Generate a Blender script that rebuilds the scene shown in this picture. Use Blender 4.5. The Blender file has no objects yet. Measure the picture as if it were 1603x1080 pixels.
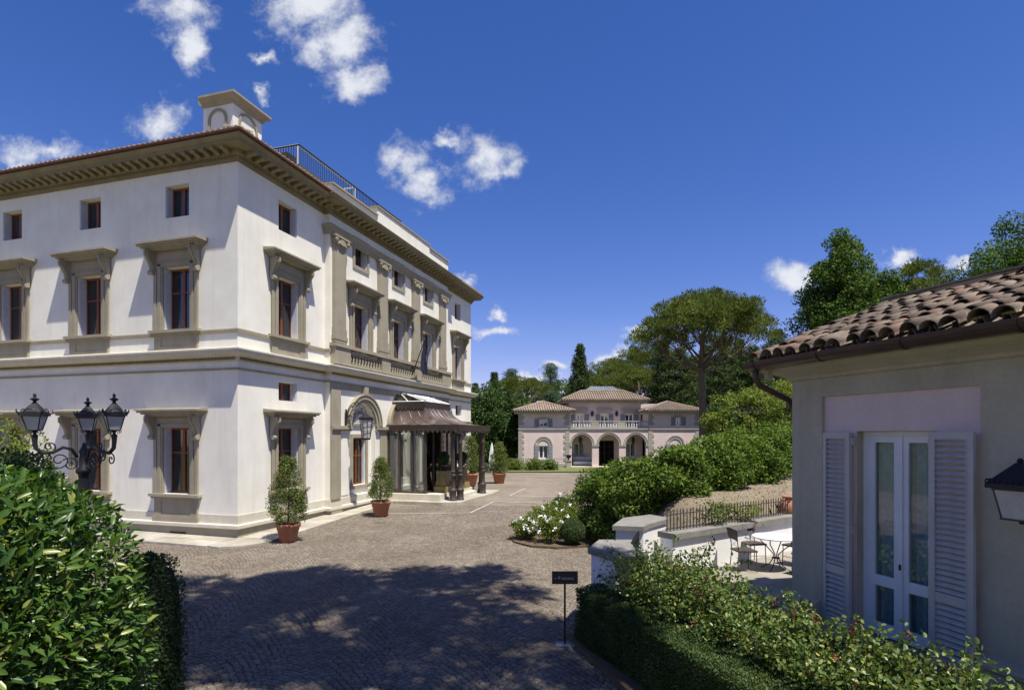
import bpy, math, random
import numpy as np
from mathutils import Vector, Matrix, Quaternion
random.seed(7); rng = np.random.default_rng(11)
R = math.radians
scene = bpy.context.scene
COL = scene.collection

# ------------------------------------------------------------------ camera, sky, sun, exposure
CAM_Z, FPX, HPX, CPX = 3.6, 896.0, 680.0, 801.5
cam = bpy.data.cameras.new('camera'); camo = bpy.data.objects.new('camera', cam); COL.objects.link(camo)
camo.location = (0, 0, CAM_Z); camo.rotation_euler = (R(90), 0, 0)
cam.sensor_width = 36; cam.lens = FPX / 1603 * 36; cam.shift_y = (HPX - 540) / 1603
cam.clip_start = .05; cam.clip_end = 3000
scene.camera = camo
SUN_EL = R(67.0); SUN_AZ = (.676, -.737)
sunv = Vector((SUN_AZ[0] * math.cos(SUN_EL), SUN_AZ[1] * math.cos(SUN_EL), math.sin(SUN_EL)))
world = bpy.data.worlds.new('World'); scene.world = world; world.use_nodes = True
sl = bpy.data.lights.new('sun', 'SUN'); sl.energy = 5.0; sl.angle = R(.53); sl.color = (1, .94, .83)
so = bpy.data.objects.new('sun', sl); COL.objects.link(so); so.rotation_euler = sunv.to_track_quat('Z', 'Y').to_euler()
so.location = (20, -20, 60)
vs = scene.view_settings; vs.view_transform = 'Standard'; vs.look = 'None'; vs.exposure = .55; vs.gamma = 1
vs.use_curve_mapping = False
scene.cycles.use_denoising = True
scene.cycles.use_adaptive_sampling = True
scene.cycles.max_bounces = 8; scene.cycles.diffuse_bounces = 4; scene.cycles.transparent_max_bounces = 12
scene.cycles.sample_clamp_indirect = 6

def world_nodes():
    nt = world.node_tree; N = nt.nodes; Lk = nt.links; N.clear()
    out = N.new('ShaderNodeOutputWorld'); bg = N.new('ShaderNodeBackground'); bg.inputs[1].default_value = .05
    sky = N.new('ShaderNodeTexSky'); sky.sky_type = 'NISHITA'; sky.sun_disc = False
    sky.sun_elevation = SUN_EL; sky.sun_rotation = math.atan2(SUN_AZ[0], SUN_AZ[1])
    sky.altitude = 200; sky.air_density = 1.0; sky.dust_density = .3; sky.ozone_density = 2.0
    tc = N.new('ShaderNodeTexCoord')
    sep = N.new('ShaderNodeSeparateXYZ'); Lk.new(tc.outputs['Generated'], sep.inputs[0])
    def M(op, a, b=None, clamp=False):
        m = N.new('ShaderNodeMath'); m.operation = op; m.use_clamp = clamp
        for i, v in enumerate((a, b)):
            if v is None: continue
            if isinstance(v, (int, float)): m.inputs[i].default_value = v
            else: Lk.new(v, m.inputs[i])
        return m.outputs[0]
    ay = M('MAXIMUM', M('ABSOLUTE', sep.outputs[1]), .12)
    gx = M('DIVIDE', sep.outputs[0], ay); gz = M('DIVIDE', sep.outputs[2], ay)
    comb = N.new('ShaderNodeCombineXYZ'); Lk.new(gx, comb.inputs[0]); Lk.new(gz, comb.inputs[1])
    n1 = N.new('ShaderNodeTexNoise'); n1.inputs['Scale'].default_value = 9.5; n1.inputs['Detail'].default_value = 12; n1.inputs['Roughness'].default_value = .66
    Lk.new(comb.outputs[0], n1.inputs['Vector'])
    n2 = N.new('ShaderNodeTexNoise'); n2.inputs['Scale'].default_value = 15; n2.inputs['Detail'].default_value = 6; n2.inputs['Roughness'].default_value = .6
    Lk.new(comb.outputs[0], n2.inputs['Vector'])
    warp = N.new('ShaderNodeVectorMath'); warp.operation = 'MULTIPLY_ADD'
    Lk.new(n2.outputs['Color'], warp.inputs[0]); warp.inputs[1].default_value = (.09, .09, 0); 
    off = N.new('ShaderNodeVectorMath'); off.operation = 'SUBTRACT'; Lk.new(comb.outputs[0], off.inputs[0]); off.inputs[1].default_value = (.045, .045, 0)
    Lk.new(off.outputs[0], warp.inputs[2])
    clouds = [(285, 22, 62, 42), (305, 75, 30, 40), (480, 8, 100, 52), (525, 62, 68, 60), (548, 130, 62, 32),
              (78, 232, 80, 30), (248, 190, 60, 40), (640, 252, 52, 50), (672, 290, 46, 34), (750, 252, 72, 46), (790, 268, 46, 24), (700, 222, 30, 20),
              (408, 145, 26, 13), (415, 97, 32, 13), (775, 482, 18, 11), (768, 517, 44, 15), (1235, 437, 62, 32), (1404, 405, 36, 14),
              (1515, 413, 28, 12), (998, 513, 24, 12), (1012, 530, 28, 12), (955, 566, 64, 14), (872, 568, 28, 10), (832, 588, 44, 9), (725, 440, 24, 16)]
    mask = None
    for (x, y, rx, ry) in clouds:
        s1 = N.new('ShaderNodeVectorMath'); s1.operation = 'SUBTRACT'; Lk.new(warp.outputs[0], s1.inputs[0]); s1.inputs[1].default_value = ((x - CPX) / FPX, (HPX - y) / FPX, 0)
        s2 = N.new('ShaderNodeVectorMath'); s2.operation = 'DIVIDE'; Lk.new(s1.outputs[0], s2.inputs[0]); s2.inputs[1].default_value = (1.15 * rx / FPX, 1.15 * ry / FPX, 1)
        s3 = N.new('ShaderNodeVectorMath'); s3.operation = 'LENGTH'; Lk.new(s2.outputs[0], s3.inputs[0])
        m = M('SUBTRACT', 1.0, s3.outputs['Value'])
        mask = m if mask is None else M('MAXIMUM', mask, m)
    mask = M('MAXIMUM', mask, -.6)
    d = M('ADD', M('MULTIPLY', mask, 1.15), M('MULTIPLY', M('SUBTRACT', n1.outputs[0], .53), 3.2))
    mr = N.new('ShaderNodeMapRange'); mr.interpolation_type = 'SMOOTHSTEP'; Lk.new(d, mr.inputs[0]); mr.inputs[1].default_value = -.02; mr.inputs[2].default_value = 1.05
    shade = N.new('ShaderNodeMapRange'); Lk.new(d, shade.inputs[0]); shade.inputs[1].default_value = .2; shade.inputs[2].default_value = 1.1; shade.inputs[3].default_value = .84; shade.inputs[4].default_value = 1.0
    cc = N.new('ShaderNodeVectorMath'); cc.operation = 'SCALE'; cc.inputs[0].default_value = (11.6, 12.0, 12.8); Lk.new(shade.outputs[0], cc.inputs['Scale'])
    mix = N.new('ShaderNodeMix'); mix.data_type = 'RGBA'; Lk.new(M('MULTIPLY', mr.outputs[0], .93), mix.inputs[0]); hsv = N.new('ShaderNodeHueSaturation'); hsv.inputs['Saturation'].default_value = 1.32; hsv.inputs['Value'].default_value = 1.62; Lk.new(sky.outputs[0], hsv.inputs['Color']); tint = N.new('ShaderNodeVectorMath'); tint.operation = 'MULTIPLY'; tint.inputs[1].default_value = (1.16, .87, 1.19); Lk.new(hsv.outputs[0], tint.inputs[0]); Lk.new(tint.outputs[0], mix.inputs[6]); Lk.new(cc.outputs[0], mix.inputs[7])
    Lk.new(mix.outputs[2], bg.inputs[0]); Lk.new(bg.outputs[0], out.inputs[0])
world_nodes()

# ------------------------------------------------------------------ helpers: materials
MATS = {}
def _mix(nt, fac, a, b, blend='MIX'):
    m = nt.nodes.new('ShaderNodeMix'); m.data_type = 'RGBA'; m.blend_type = blend
    for sock, v in ((m.inputs[0], fac), (m.inputs[6], a), (m.inputs[7], b)):
        if isinstance(v, (int, float)): sock.default_value = v
        elif isinstance(v, tuple): sock.default_value = (*v, 1) if len(v) == 3 else v
        else: nt.links.new(v, sock)
    return m.outputs[2]
def _noise(nt, scale, detail=4, rough=.55, vec=None, stretch=None):
    n = nt.nodes.new('ShaderNodeTexNoise'); n.inputs['Scale'].default_value = scale; n.inputs['Detail'].default_value = detail; n.inputs['Roughness'].default_value = rough
    if vec is None:
        t = nt.nodes.new('ShaderNodeTexCoord'); vec = t.outputs['Object']
    if stretch:
        mp = nt.nodes.new('ShaderNodeMapping'); mp.inputs['Scale'].default_value = stretch; nt.links.new(vec, mp.inputs[0]); vec = mp.outputs[0]
    nt.links.new(vec, n.inputs['Vector'])
    return n.outputs[0]
def _ramp(nt, fac, lo, hi):
    r = nt.nodes.new('ShaderNodeMapRange'); nt.links.new(fac, r.inputs[0]); r.inputs[1].default_value = lo; r.inputs[2].default_value = hi
    return r.outputs[0]
def pm(name, c1, c2=None, scale=3, rough=.8, bump=0, bscale=40, metal=0, rnd=0, fine=0, spec=.3, streak=None, world=False, dist=.01, blotch=None):
    """procedural material: two colours mixed by noise, optional per-object variation, fine grain, vertical stains, bump"""
    m = bpy.data.materials.new(name); m.use_nodes = True; nt = m.node_tree; b = nt.nodes['Principled BSDF']
    c2 = c2 or tuple(min(1, v * 1.12) for v in c1)
    vec = None
    if world:
        g = nt.nodes.new('ShaderNodeNewGeometry'); vec = g.outputs['Position']
    col = _mix(nt, _ramp(nt, _noise(nt, scale, 5, .6, vec), .3, .7), c1, c2)
    if fine: col = _mix(nt, fine, col, _mix(nt, _ramp(nt, _noise(nt, scale * 14, 3, .7, vec), .35, .65), tuple(v * .55 for v in c1), tuple(min(1, v * 1.3) for v in c2)))
    if streak:
        f = _ramp(nt, _noise(nt, 1.0, 5, .65, vec, (streak[1], streak[1], streak[2])), .5, .78)
        mm = nt.nodes.new('ShaderNodeMath'); mm.operation = 'MULTIPLY'; nt.links.new(f, mm.inputs[0]); mm.inputs[1].default_value = streak[3]
        col = _mix(nt, mm.outputs[0], col, streak[0])
    if blotch:
        f = _ramp(nt, _noise(nt, blotch[0], 6, .62, vec), .38, .66); col = _mix(nt, f, _mix(nt, 1.0, col, blotch[1], 'MULTIPLY'), col)
    if rnd:
        oi = nt.nodes.new('ShaderNodeObjectInfo'); hs = nt.nodes.new('ShaderNodeHueSaturation')
        mr = nt.nodes.new('ShaderNodeMapRange'); nt.links.new(oi.outputs['Random'], mr.inputs[0]); mr.inputs[3].default_value = 1 - rnd; mr.inputs[4].default_value = 1 + rnd
        nt.links.new(mr.outputs[0], hs.inputs['Value']); nt.links.new(col, hs.inputs['Color']); col = hs.outputs[0]
    nt.links.new(col, b.inputs['Base Color'])
    b.inputs['Roughness'].default_value = rough; b.inputs['Metallic'].default_value = metal; b.inputs['Specular IOR Level'].default_value = spec
    if bump:
        bp = nt.nodes.new('ShaderNodeBump'); bp.inputs['Strength'].default_value = bump; bp.inputs['Distance'].default_value = dist
        nt.links.new(_noise(nt, bscale, 4, .6, vec), bp.inputs['Height']); nt.links.new(bp.outputs[0], b.inputs['Normal'])
    MATS[name] = m
    return m
def leafmat(name, c1, c2, c3=None, rough=.45, trans=.3, spec=.35, big=0):
    m = bpy.data.materials.new(name); m.use_nodes = True; nt = m.node_tree; b = nt.nodes['Principled BSDF']
    g = nt.nodes.new('ShaderNodeNewGeometry')
    cr = nt.nodes.new('ShaderNodeValToRGB'); e = cr.color_ramp.elements
    e[0].position = 0; e[0].color = (*c1, 1); e[1].position = .85; e[1].color = (*c2, 1)
    x = cr.color_ramp.elements.new(1.0); x.color = (*(c3 or c2), 1)
    nt.links.new(g.outputs['Random Per Island'], cr.inputs[0])
    col = cr.outputs[0]
    if big:
        f = _ramp(nt, _noise(nt, big, 3, .5), .35, .65)
        col = _mix(nt, f, col, _mix(nt, 1.0, col, (.62, .7, .6), 'MULTIPLY'))
    nt.links.new(col, b.inputs['Base Color']); b.inputs['Roughness'].default_value = rough; b.inputs['Specular IOR Level'].default_value = spec
    t = nt.nodes.new('ShaderNodeBsdfTranslucent'); nt.links.new(_mix(nt, 1.0, col, (1.25, 1.3, .6), 'MULTIPLY'), t.inputs[0])
    mx = nt.nodes.new('ShaderNodeMixShader'); mx.inputs[0].default_value = trans
    o = nt.nodes['Material Output']; nt.links.new(b.outputs[0], mx.inputs[1]); nt.links.new(t.outputs[0], mx.inputs[2]); nt.links.new(mx.outputs[0], o.inputs[0])
    MATS[name] = m
    return m
def glassmat(name, tint=(.9, .93, .95), refl=1.0):
    m = bpy.data.materials.new(name); m.use_nodes = True; nt = m.node_tree; nt.nodes.remove(nt.nodes['Principled BSDF'])
    tr = nt.nodes.new('ShaderNodeBsdfTransparent'); tr.inputs[0].default_value = (*tint, 1)
    gl = nt.nodes.new('ShaderNodeBsdfGlossy'); gl.inputs['Roughness'].default_value = .02
    fr = nt.nodes.new('ShaderNodeFresnel'); fr.inputs[0].default_value = 1.52
    bp = nt.nodes.new('ShaderNodeBump'); bp.inputs['Strength'].default_value = .06; nt.links.new(_noise(nt, 2.5, 2), bp.inputs['Height']); nt.links.new(bp.outputs[0], gl.inputs['Normal'])
    ad = nt.nodes.new('ShaderNodeMath'); ad.operation = 'MULTIPLY_ADD'; ad.use_clamp = True; nt.links.new(fr.outputs[0], ad.inputs[0]); ad.inputs[1].default_value = 2.4 * refl; ad.inputs[2].default_value = .03
    mx = nt.nodes.new('ShaderNodeMixShader'); nt.links.new(ad.outputs[0], mx.inputs[0]); nt.links.new(tr.outputs[0], mx.inputs[1]); nt.links.new(gl.outputs[0], mx.inputs[2])
    nt.links.new(mx.outputs[0], nt.nodes['Material Output'].inputs[0])
    MATS[name] = m
    return m

STONE = (.36, .325, .235)
pm('plaster', (.75, .73, .645), (.83, .81, .72), 1.1, .9, .25, 25, fine=.06, streak=((.52, .49, .43), 2.2, .25, .34), dist=.006, blotch=(.55, (.965, .96, .95)))
pm('tan_stone', (.28, .25, .178), (.36, .325, .242), 1.6, .85, .3, 45, fine=.10, streak=((.22, .19, .13), 2.0, .3, .5), dist=.006)
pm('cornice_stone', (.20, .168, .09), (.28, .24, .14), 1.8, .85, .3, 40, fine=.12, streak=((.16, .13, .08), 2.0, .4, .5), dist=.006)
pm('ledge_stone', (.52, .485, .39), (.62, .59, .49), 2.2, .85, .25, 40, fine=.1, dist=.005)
pm('paving', (.36, .33, .27), (.52, .49, .43), 1.6, .8, .3, 30, rnd=.12, fine=.14, world=True, dist=.006, blotch=(1.3, (.72, .70, .66)))
pm('wood', (.15, .045, .014), (.24, .082, .026), 6, .4, .1, 60, spec=.4)
pm('shutter_white', (.42, .43, .47), (.55, .56, .60), 4, .55)
pm('white_paint', (.70, .70, .71), (.80, .80, .80), 3, .5, fine=.05)
pm('curtain', (.55, .55, .55), (.72, .72, .70), 5, .9)
pm('curtain_blue', (.27, .36, .40), (.42, .50, .53), 9, .9)
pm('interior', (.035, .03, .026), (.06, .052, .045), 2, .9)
pm('terracotta', (.30, .115, .06), (.42, .18, .10), 4, .8, .2, 30, rnd=.12, fine=.15, streak=((.5, .42, .36), 5, 1.2, .35))
pm('copper_dark', (.050, .039, .032), (.088, .068, .056), 2.5, .45, .1, 30, metal=.4, fine=.15)
pm('copper_skirt', (.085, .060, .046), (.18, .14, .12), 1.6, .42, .12, 20, metal=.35, fine=.12, streak=((.40, .34, .32), 3.5, .35, .7))
pm('bronze_column', (.052, .042, .036), (.095, .078, .066), 8, .5, .35, 30, metal=.3, fine=.25)
pm('iron', (.012, .012, .013), (.022, .022, .024), 8, .5, .2, 60, spec=.4)
pm('iron_brown', (.05, .038, .033), (.085, .065, .056), 8, .55, .15, 60, spec=.35)
pm('lamp_glass', (.42, .41, .38), (.55, .54, .50), 5, .35, spec=.5)
pm('gutter_copper', (.065, .042, .035), (.10, .068, .056), 5, .42, .5, 26, metal=.35, fine=.15, dist=.006)
pm('red_gutter', (.075, .03, .018), (.13, .05, .028), 4, .6)
pm('roof_tile', (.085, .060, .046), (.19, .145, .11), 7, .9, .5, 35, rnd=.38, fine=.4, dist=.008)  # tile colour darkened overall, standing in for tree shade on the lower roof
pm('roof_tile_far', (.17, .128, .095), (.32, .255, .195), 1.3, .9, .3, 20, fine=.3, rnd=.1)
pm('lichen', (.30, .22, .03), (.42, .34, .06), 20, .95)
pm('pink_plaster', (.66, .53, .505), (.74, .605, .575), 1.2, .9, .2, 25, fine=.07, streak=((.5, .40, .38), 2, .3, .35), dist=.005)
pm('grey_plaster', (.45, .415, .315), (.53, .49, .38), 1.0, .9, .35, 16, fine=.12, streak=((.22, .205, .16), 1.8, .3, .55), dist=.008, blotch=(.8, (.86, .85, .83)))
pm('quoin_stone', (.33, .315, .26), (.43, .41, .345), 1.5, .85, .3, 30, fine=.12, rnd=.08)
pm('blue_shutter', (.42, .415, .41), (.50, .495, .485), 4, .45, .08, 50, fine=.10, spec=.45, streak=((.26, .26, .26), 5, .8, .35))
pm('slate_paint', (.20, .21, .235), (.26, .27, .295), 4, .6)
pm('white_wall', (.72, .715, .70), (.82, .81, .79), 1.4, .9, .25, 22, fine=.06, streak=((.5, .49, .45), 2.5, .3, .3), dist=.006)
pm('coping_stone', (.155, .15, .135), (.26, .25, .225), 3, .85, .4, 35, fine=.25, rnd=.08)
pm('terrace_stone', (.23, .21, .17), (.32, .295, .245), 2, .85, .25, 30, fine=.12, rnd=.10)
pm('gravel', (.185, .15, .10), (.29, .245, .175), 2.0, .95, .9, 60, fine=.45, world=True, dist=.03)
pm('soil', (.085, .06, .04), (.15, .11, .07), 3, .95, .8, 30, fine=.3, world=True, dist=.03)
pm('joint', (.072, .060, .048), (.115, .098, .080), 4, .95, .5, 40, fine=.3, world=True)
pm('cobble', (.158, .132, .102), (.248, .212, .168), 3.1, .75, .35, 45, rnd=.22, fine=.28, world=True, dist=.006, spec=.35, blotch=(.42, (.72, .70, .68)))
pm('line_paint', (.40, .38, .34), (.58, .56, .52), 8, .8, fine=.2)
pm('bark', (.085, .062, .045), (.16, .125, .095), 5, .95, .8, 14, fine=.3, dist=.04)
pm('twig', (.07, .05, .03), (.12, .09, .05), 6, .9)
pm('leaf_core', (.016, .024, .008), (.03, .042, .014), 5, .95)  # dark colour of the solid cores added inside hedges and shrubs
pm('sign_board', (.014, .018, .017), (.02, .024, .022), 6, .45, spec=.4)
pm('sign_letter', (.55, .56, .56), (.66, .66, .66), 8, .6)
pm('table_top', (.72, .72, .71), (.80, .80, .79), 4, .5)
pm('flag_cloth', (.010, .012, .028), (.02, .023, .045), 5, .8)
pm('mossy_stone', (.17, .125, .045), (.30, .235, .11), 6, .9, .4, 25, fine=.3)
pm('petal', (.80, .79, .76), (.88, .87, .84), 9, .7)
pm('bud_red', (.14, .025, .018), (.22, .05, .03), 12, .7)
pm('sky_light_glass', (.12, .15, .16), (.2, .235, .24), 2, .25, spec=.6)
pm('lawn', (.10, .13, .035), (.17, .19, .07), 1.2, .95, .6, 60, fine=.35, world=True, dist=.03)
pm('far_ground', (.075, .09, .035), (.13, .13, .06), .25, .95, .4, 8, fine=.3, world=True)
def tile_colours():
    nt = MATS['roof_tile'].node_tree; b = nt.nodes['Principled BSDF']; cr = nt.nodes.new('ShaderNodeValToRGB'); oi = nt.nodes.new('ShaderNodeObjectInfo'); cr.color_ramp.interpolation = 'CONSTANT'
    e = cr.color_ramp.elements; e[0].color = (.14, .11, .086, 1); e[1].position = .16; e[1].color = (.085, .064, .052, 1)
    for p_, c_ in ((.3, (.19, .15, .115)), (.45, (.15, .085, .06)), (.58, (.11, .092, .076)), (.7, (.20, .125, .09)), (.82, (.062, .05, .044)), (.92, (.22, .18, .14))): x = e.new(p_); x.color = (*c_, 1)
    nt.links.new(oi.outputs['Random'], cr.inputs[0]); old = b.inputs['Base Color'].links[0].from_socket
    f = _ramp(nt, _noise(nt, 16, 5, .7), .5, .72)
    nt.links.new(_mix(nt, f, _mix(nt, .62, old, cr.outputs[0]), (.21, .19, .155)), b.inputs['Base Color'])
tile_colours()
glassmat('glass'); glassmat('glass_roof', (.55, .6, .6), 1.2); glassmat('glass_door', (.92, .96, .97), .25); glassmat('glass_clear', (.96, .97, .97), .8)
leafmat('laurel_leaf', (.022, .065, .012), (.088, .165, .025), (.27, .30, .075), .33, .30, .42)
leafmat('box_leaf', (.032, .064, .020), (.095, .145, .045), (.18, .21, .07), .6, .25, .2, big=2.2)
leafmat('shrub_leaf', (0.054, 0.109, 0.019), (0.178, 0.264, 0.043), (0.310, 0.341, 0.078), .62, .3, .18, big=.9)
leafmat('bright_leaf', (0.094, 0.144, 0.022), (0.237, 0.288, 0.056), (0.338, 0.338, 0.088), .62, .35, .18, big=.7)
leafmat('rose_leaf', (0.051, 0.104, 0.023), (0.174, 0.239, 0.058), (0.377, 0.348, 0.102), .4, .3, .4)
leafmat('cone_leaf', (0.050, 0.085, 0.018), (0.169, 0.206, 0.050), (0.300, 0.312, 0.100), .62, .25, .18)
leafmat('pine_needle', (.056, .090, .018), (.18, .21, .044), (.25, .26, .065), .6, .3, .2, big=.35)
leafmat('conifer_needle', (.036, .060, .018), (.105, .145, .045), (.14, .17, .06), .6, .25, .2, big=.25)
leafmat('cedar_needle', (0.045, 0.083, 0.048), (0.112, 0.173, 0.098), (0.150, 0.210, 0.120), .6, .22, .2, big=.3)
leafmat('maple_leaf', (.036, .080, .014), (.115, .185, .030), (.22, .27, .06), .6, .32, .18, big=.4)
leafmat('magnolia_leaf', (0.022, 0.060, 0.013), (0.075, 0.128, 0.027), (0.195, 0.210, 0.075), .62, .18, .18, big=.5)
leafmat('grass_blade', (.07, .13, .02), (.14, .20, .05), (.2, .22, .08), .6, .3, .2)
def MT(n): return MATS[n]

# ------------------------------------------------------------------ helpers: meshes
class MB:
    def __init__(s): s.v = []; s.f = []
    def add(s, vs, fs):
        o = len(s.v); s.v += [tuple(p) for p in vs]; s.f += [tuple(i + o for i in f) for f in fs]; return s
    def box(s, x0, x1, y0, y1, z0, z1):
        return s.add([(x0, y0, z0), (x1, y0, z0), (x1, y1, z0), (x0, y1, z0), (x0, y0, z1), (x1, y0, z1), (x1, y1, z1), (x0, y1, z1)],
                     [(0, 3, 2, 1), (4, 5, 6, 7), (0, 1, 5, 4), (1, 2, 6, 5), (2, 3, 7, 6), (3, 0, 4, 7)])
    def quad(s, a, b, c, d): return s.add([a, b, c, d], [(0, 1, 2, 3)])
    def prism(s, poly, z0, z1):          # poly in xy
        n = len(poly)
        return s.add([(x, y, z0) for x, y in poly] + [(x, y, z1) for x, y in poly],
                     [tuple(range(n))[::-1], tuple(range(n, 2 * n))] + [(i, (i + 1) % n, (i + 1) % n + n, i + n) for i in range(n)])
    def prism_y(s, poly, y0, y1):        # poly in xz, extruded along y
        n = len(poly)
        return s.add([(x, y0, z) for x, z in poly] + [(x, y1, z) for x, z in poly],
                     [tuple(range(n)), tuple(range(n, 2 * n))[::-1]] + [((i + 1) % n, i, i + n, (i + 1) % n + n) for i in range(n)])
    def prism_x(s, poly, x0, x1):        # poly in yz, extruded along x
        n = len(poly)
        return s.add([(x0, y, z) for y, z in poly] + [(x1, y, z) for y, z in poly],
                     [tuple(range(n))[::-1], tuple(range(n, 2 * n))] + [(i, (i + 1) % n, (i + 1) % n + n, i + n) for i in range(n)])
    def lathe(s, prof, n=12, c=(0, 0, 0), cap=True):   # prof: (r, z)
        vs = []; fs = []
        for r, z in prof:
            for k in range(n):
                a = 2 * math.pi * k / n; vs.append((c[0] + r * math.cos(a), c[1] + r * math.sin(a), c[2] + z))
        for i in range(len(prof) - 1):
            for k in range(n): fs.append((i * n + k, i * n + (k + 1) % n, (i + 1) * n + (k + 1) % n, (i + 1) * n + k))
        if cap: fs += [tuple(range(n))[::-1], tuple(range((len(prof) - 1) * n, len(prof) * n))]
        return s.add(vs, fs)
    def tube(s, path, r, n=6):
        path = [Vector(p) for p in path]; rs = r if isinstance(r, (list, tuple)) else [r] * len(path)
        vs = []; fs = []; up = Vector((0, 0, 1)); prev = None
        for i, p in enumerate(path):
            d = (path[min(i + 1, len(path) - 1)] - path[max(i - 1, 0)]).normalized()
            if prev is None: a = d.cross(up if abs(d.z) < .95 else Vector((1, 0, 0))).normalized()
            else: a = (prev - d * prev.dot(d)).normalized()
            prev = a; b = d.cross(a)
            for k in range(n):
                t = 2 * math.pi * k / n; vs.append(p + (a * math.cos(t) + b * math.sin(t)) * rs[i])
        for i in range(len(path) - 1):
            for k in range(n): fs.append((i * n + k, i * n + (k + 1) % n, (i + 1) * n + (k + 1) % n, (i + 1) * n + k))
        fs += [tuple(range(n))[::-1], tuple(range((len(path) - 1) * n, len(path) * n))]
        return s.add(vs, fs)
    def sweep(s, path, prof, closed_prof=True):   # plan path, profile (offset to the right of travel, z)
        P = [Vector(p) for p in path]; n = len(P); m = []
        for i in range(n):
            nr = []
            if i > 0: d = (P[i] - P[i - 1]).normalized(); nr.append(Vector((d.y, -d.x)))
            if i < n - 1: d = (P[i + 1] - P[i]).normalized(); nr.append(Vector((d.y, -d.x)))
            if len(nr) == 1: m.append(nr[0])
            else:
                b = nr[0] + nr[1]; m.append(b / max(.2, 1 + nr[0].dot(nr[1])))
        k = len(prof); vs = []; fs = []
        for i in range(n):
            for o, z in prof: q = P[i] + m[i] * o; vs.append((q.x, q.y, z))
        for i in range(n - 1):
            for j in range(k if closed_prof else k - 1):
                j2 = (j + 1) % k; fs.append((i * k + j, i * k + j2, (i + 1) * k + j2, (i + 1) * k + j))
        if closed_prof: fs += [tuple(range(k)), tuple(range((n - 1) * k, n * k))[::-1]]
        return s.add(vs, fs)
    def mesh(s, name, mat, smooth=False):
        me = bpy.data.meshes.new(name); me.from_pydata(s.v, [], s.f); me.validate(); me.update()
        me.materials.append(MT(mat) if isinstance(mat, str) else mat)
        if smooth: me.shade_smooth()
        return me
    def build(s, name, mat, parent=None, loc=(0, 0, 0), rot=(0, 0, 0), smooth=False):
        return ob(name, s.mesh(name, mat, smooth), parent, loc, rot)
def ob(name, data, parent=None, loc=(0, 0, 0), rot=(0, 0, 0), scale=None):
    o = bpy.data.objects.new(name, data); COL.objects.link(o); o.parent = parent; o.location = loc
    o.rotation_euler = rot if not isinstance(rot, (int, float)) else (0, 0, rot)
    if scale: o.scale = scale
    return o
def tag(o, label=None, cat=None, group=None, kind=None):
    if label: o['label'] = label
    if cat: o['category'] = cat
    if group: o['group'] = group
    if kind: o['kind'] = kind
    return o
def thing(name, label, cat, loc=(0, 0, 0), rz=0, group=None):
    return tag(ob(name, None, None, loc, (0, 0, rz)), label, cat, group)
def copy_tree(o, parent=None):
    c = o.copy(); COL.objects.link(c); c.parent = parent
    for ch in o.children: copy_tree(ch, c)
    return c
def np_mesh(name, V, F, mat, smooth=False):
    V = np.asarray(V, np.float32); F = np.asarray(F, np.int32); k = F.shape[1]
    me = bpy.data.meshes.new(name); me.vertices.add(len(V)); me.vertices.foreach_set('co', V.ravel())
    me.loops.add(F.size); me.loops.foreach_set('vertex_index', F.ravel())
    me.polygons.add(len(F)); me.polygons.foreach_set('loop_start', np.arange(len(F), dtype=np.int32) * k)
    me.update(calc_edges=True); me.materials.append(MT(mat))
    if smooth: me.shade_smooth()
    return me
# ------------------------------------------------------------------ helpers: foliage
def unit(a): return a / np.maximum(np.linalg.norm(a, axis=1, keepdims=True), 1e-6)
T_DIAMOND = (np.array([(0, 0, 0), (.45, .5, .06), (1, 0, -.05), (.45, -.5, .06)]), np.array([(0, 1, 2, 3)]))
T_LAUREL = (np.array([(0, 0, 0), (.3, .42, .07), (.68, .40, .05), (1, 0, -.10), (.68, -.40, .05), (.3, -.42, .07), (.3, 0, 0), (.68, 0, -.03)]),
            np.array([(0, 6, 1), (1, 6, 7), (1, 7, 2), (2, 7, 3), (0, 5, 6), (5, 7, 6), (5, 4, 7), (4, 3, 7)]))
T_OVAL = (np.array([(0, 0, 0), (.25, .38, .05), (.7, .42, .04), (1, 0, -.06), (.7, -.42, .04), (.25, -.38, .05)]), np.array([(0, 1, 2), (0, 2, 3), (0, 3, 4), (0, 4, 5)]))
def leaves(P, D, N, L, W, tmpl=T_DIAMOND, jl=.3):
    n = len(P); T, F = tmpl; D = unit(D); S = unit(np.cross(D, N)); NN = np.cross(S, D)
    sc = (1 + (rng.random((n, 1)) - .5) * 2 * jl)
    V = P[:, None, :] + (D * L * sc)[:, None, :] * T[None, :, :1] + (S * W * sc)[:, None, :] * T[None, :, 1:2] + (NN * L * sc)[:, None, :] * T[None, :, 2:3]
    FF = F[None] + (np.arange(n) * len(T))[:, None, None]
    return V.reshape(-1, 3), FF.reshape(-1, F.shape[1])
def rnd_dir(n):
    return unit(rng.normal(size=(n, 3)))
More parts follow.
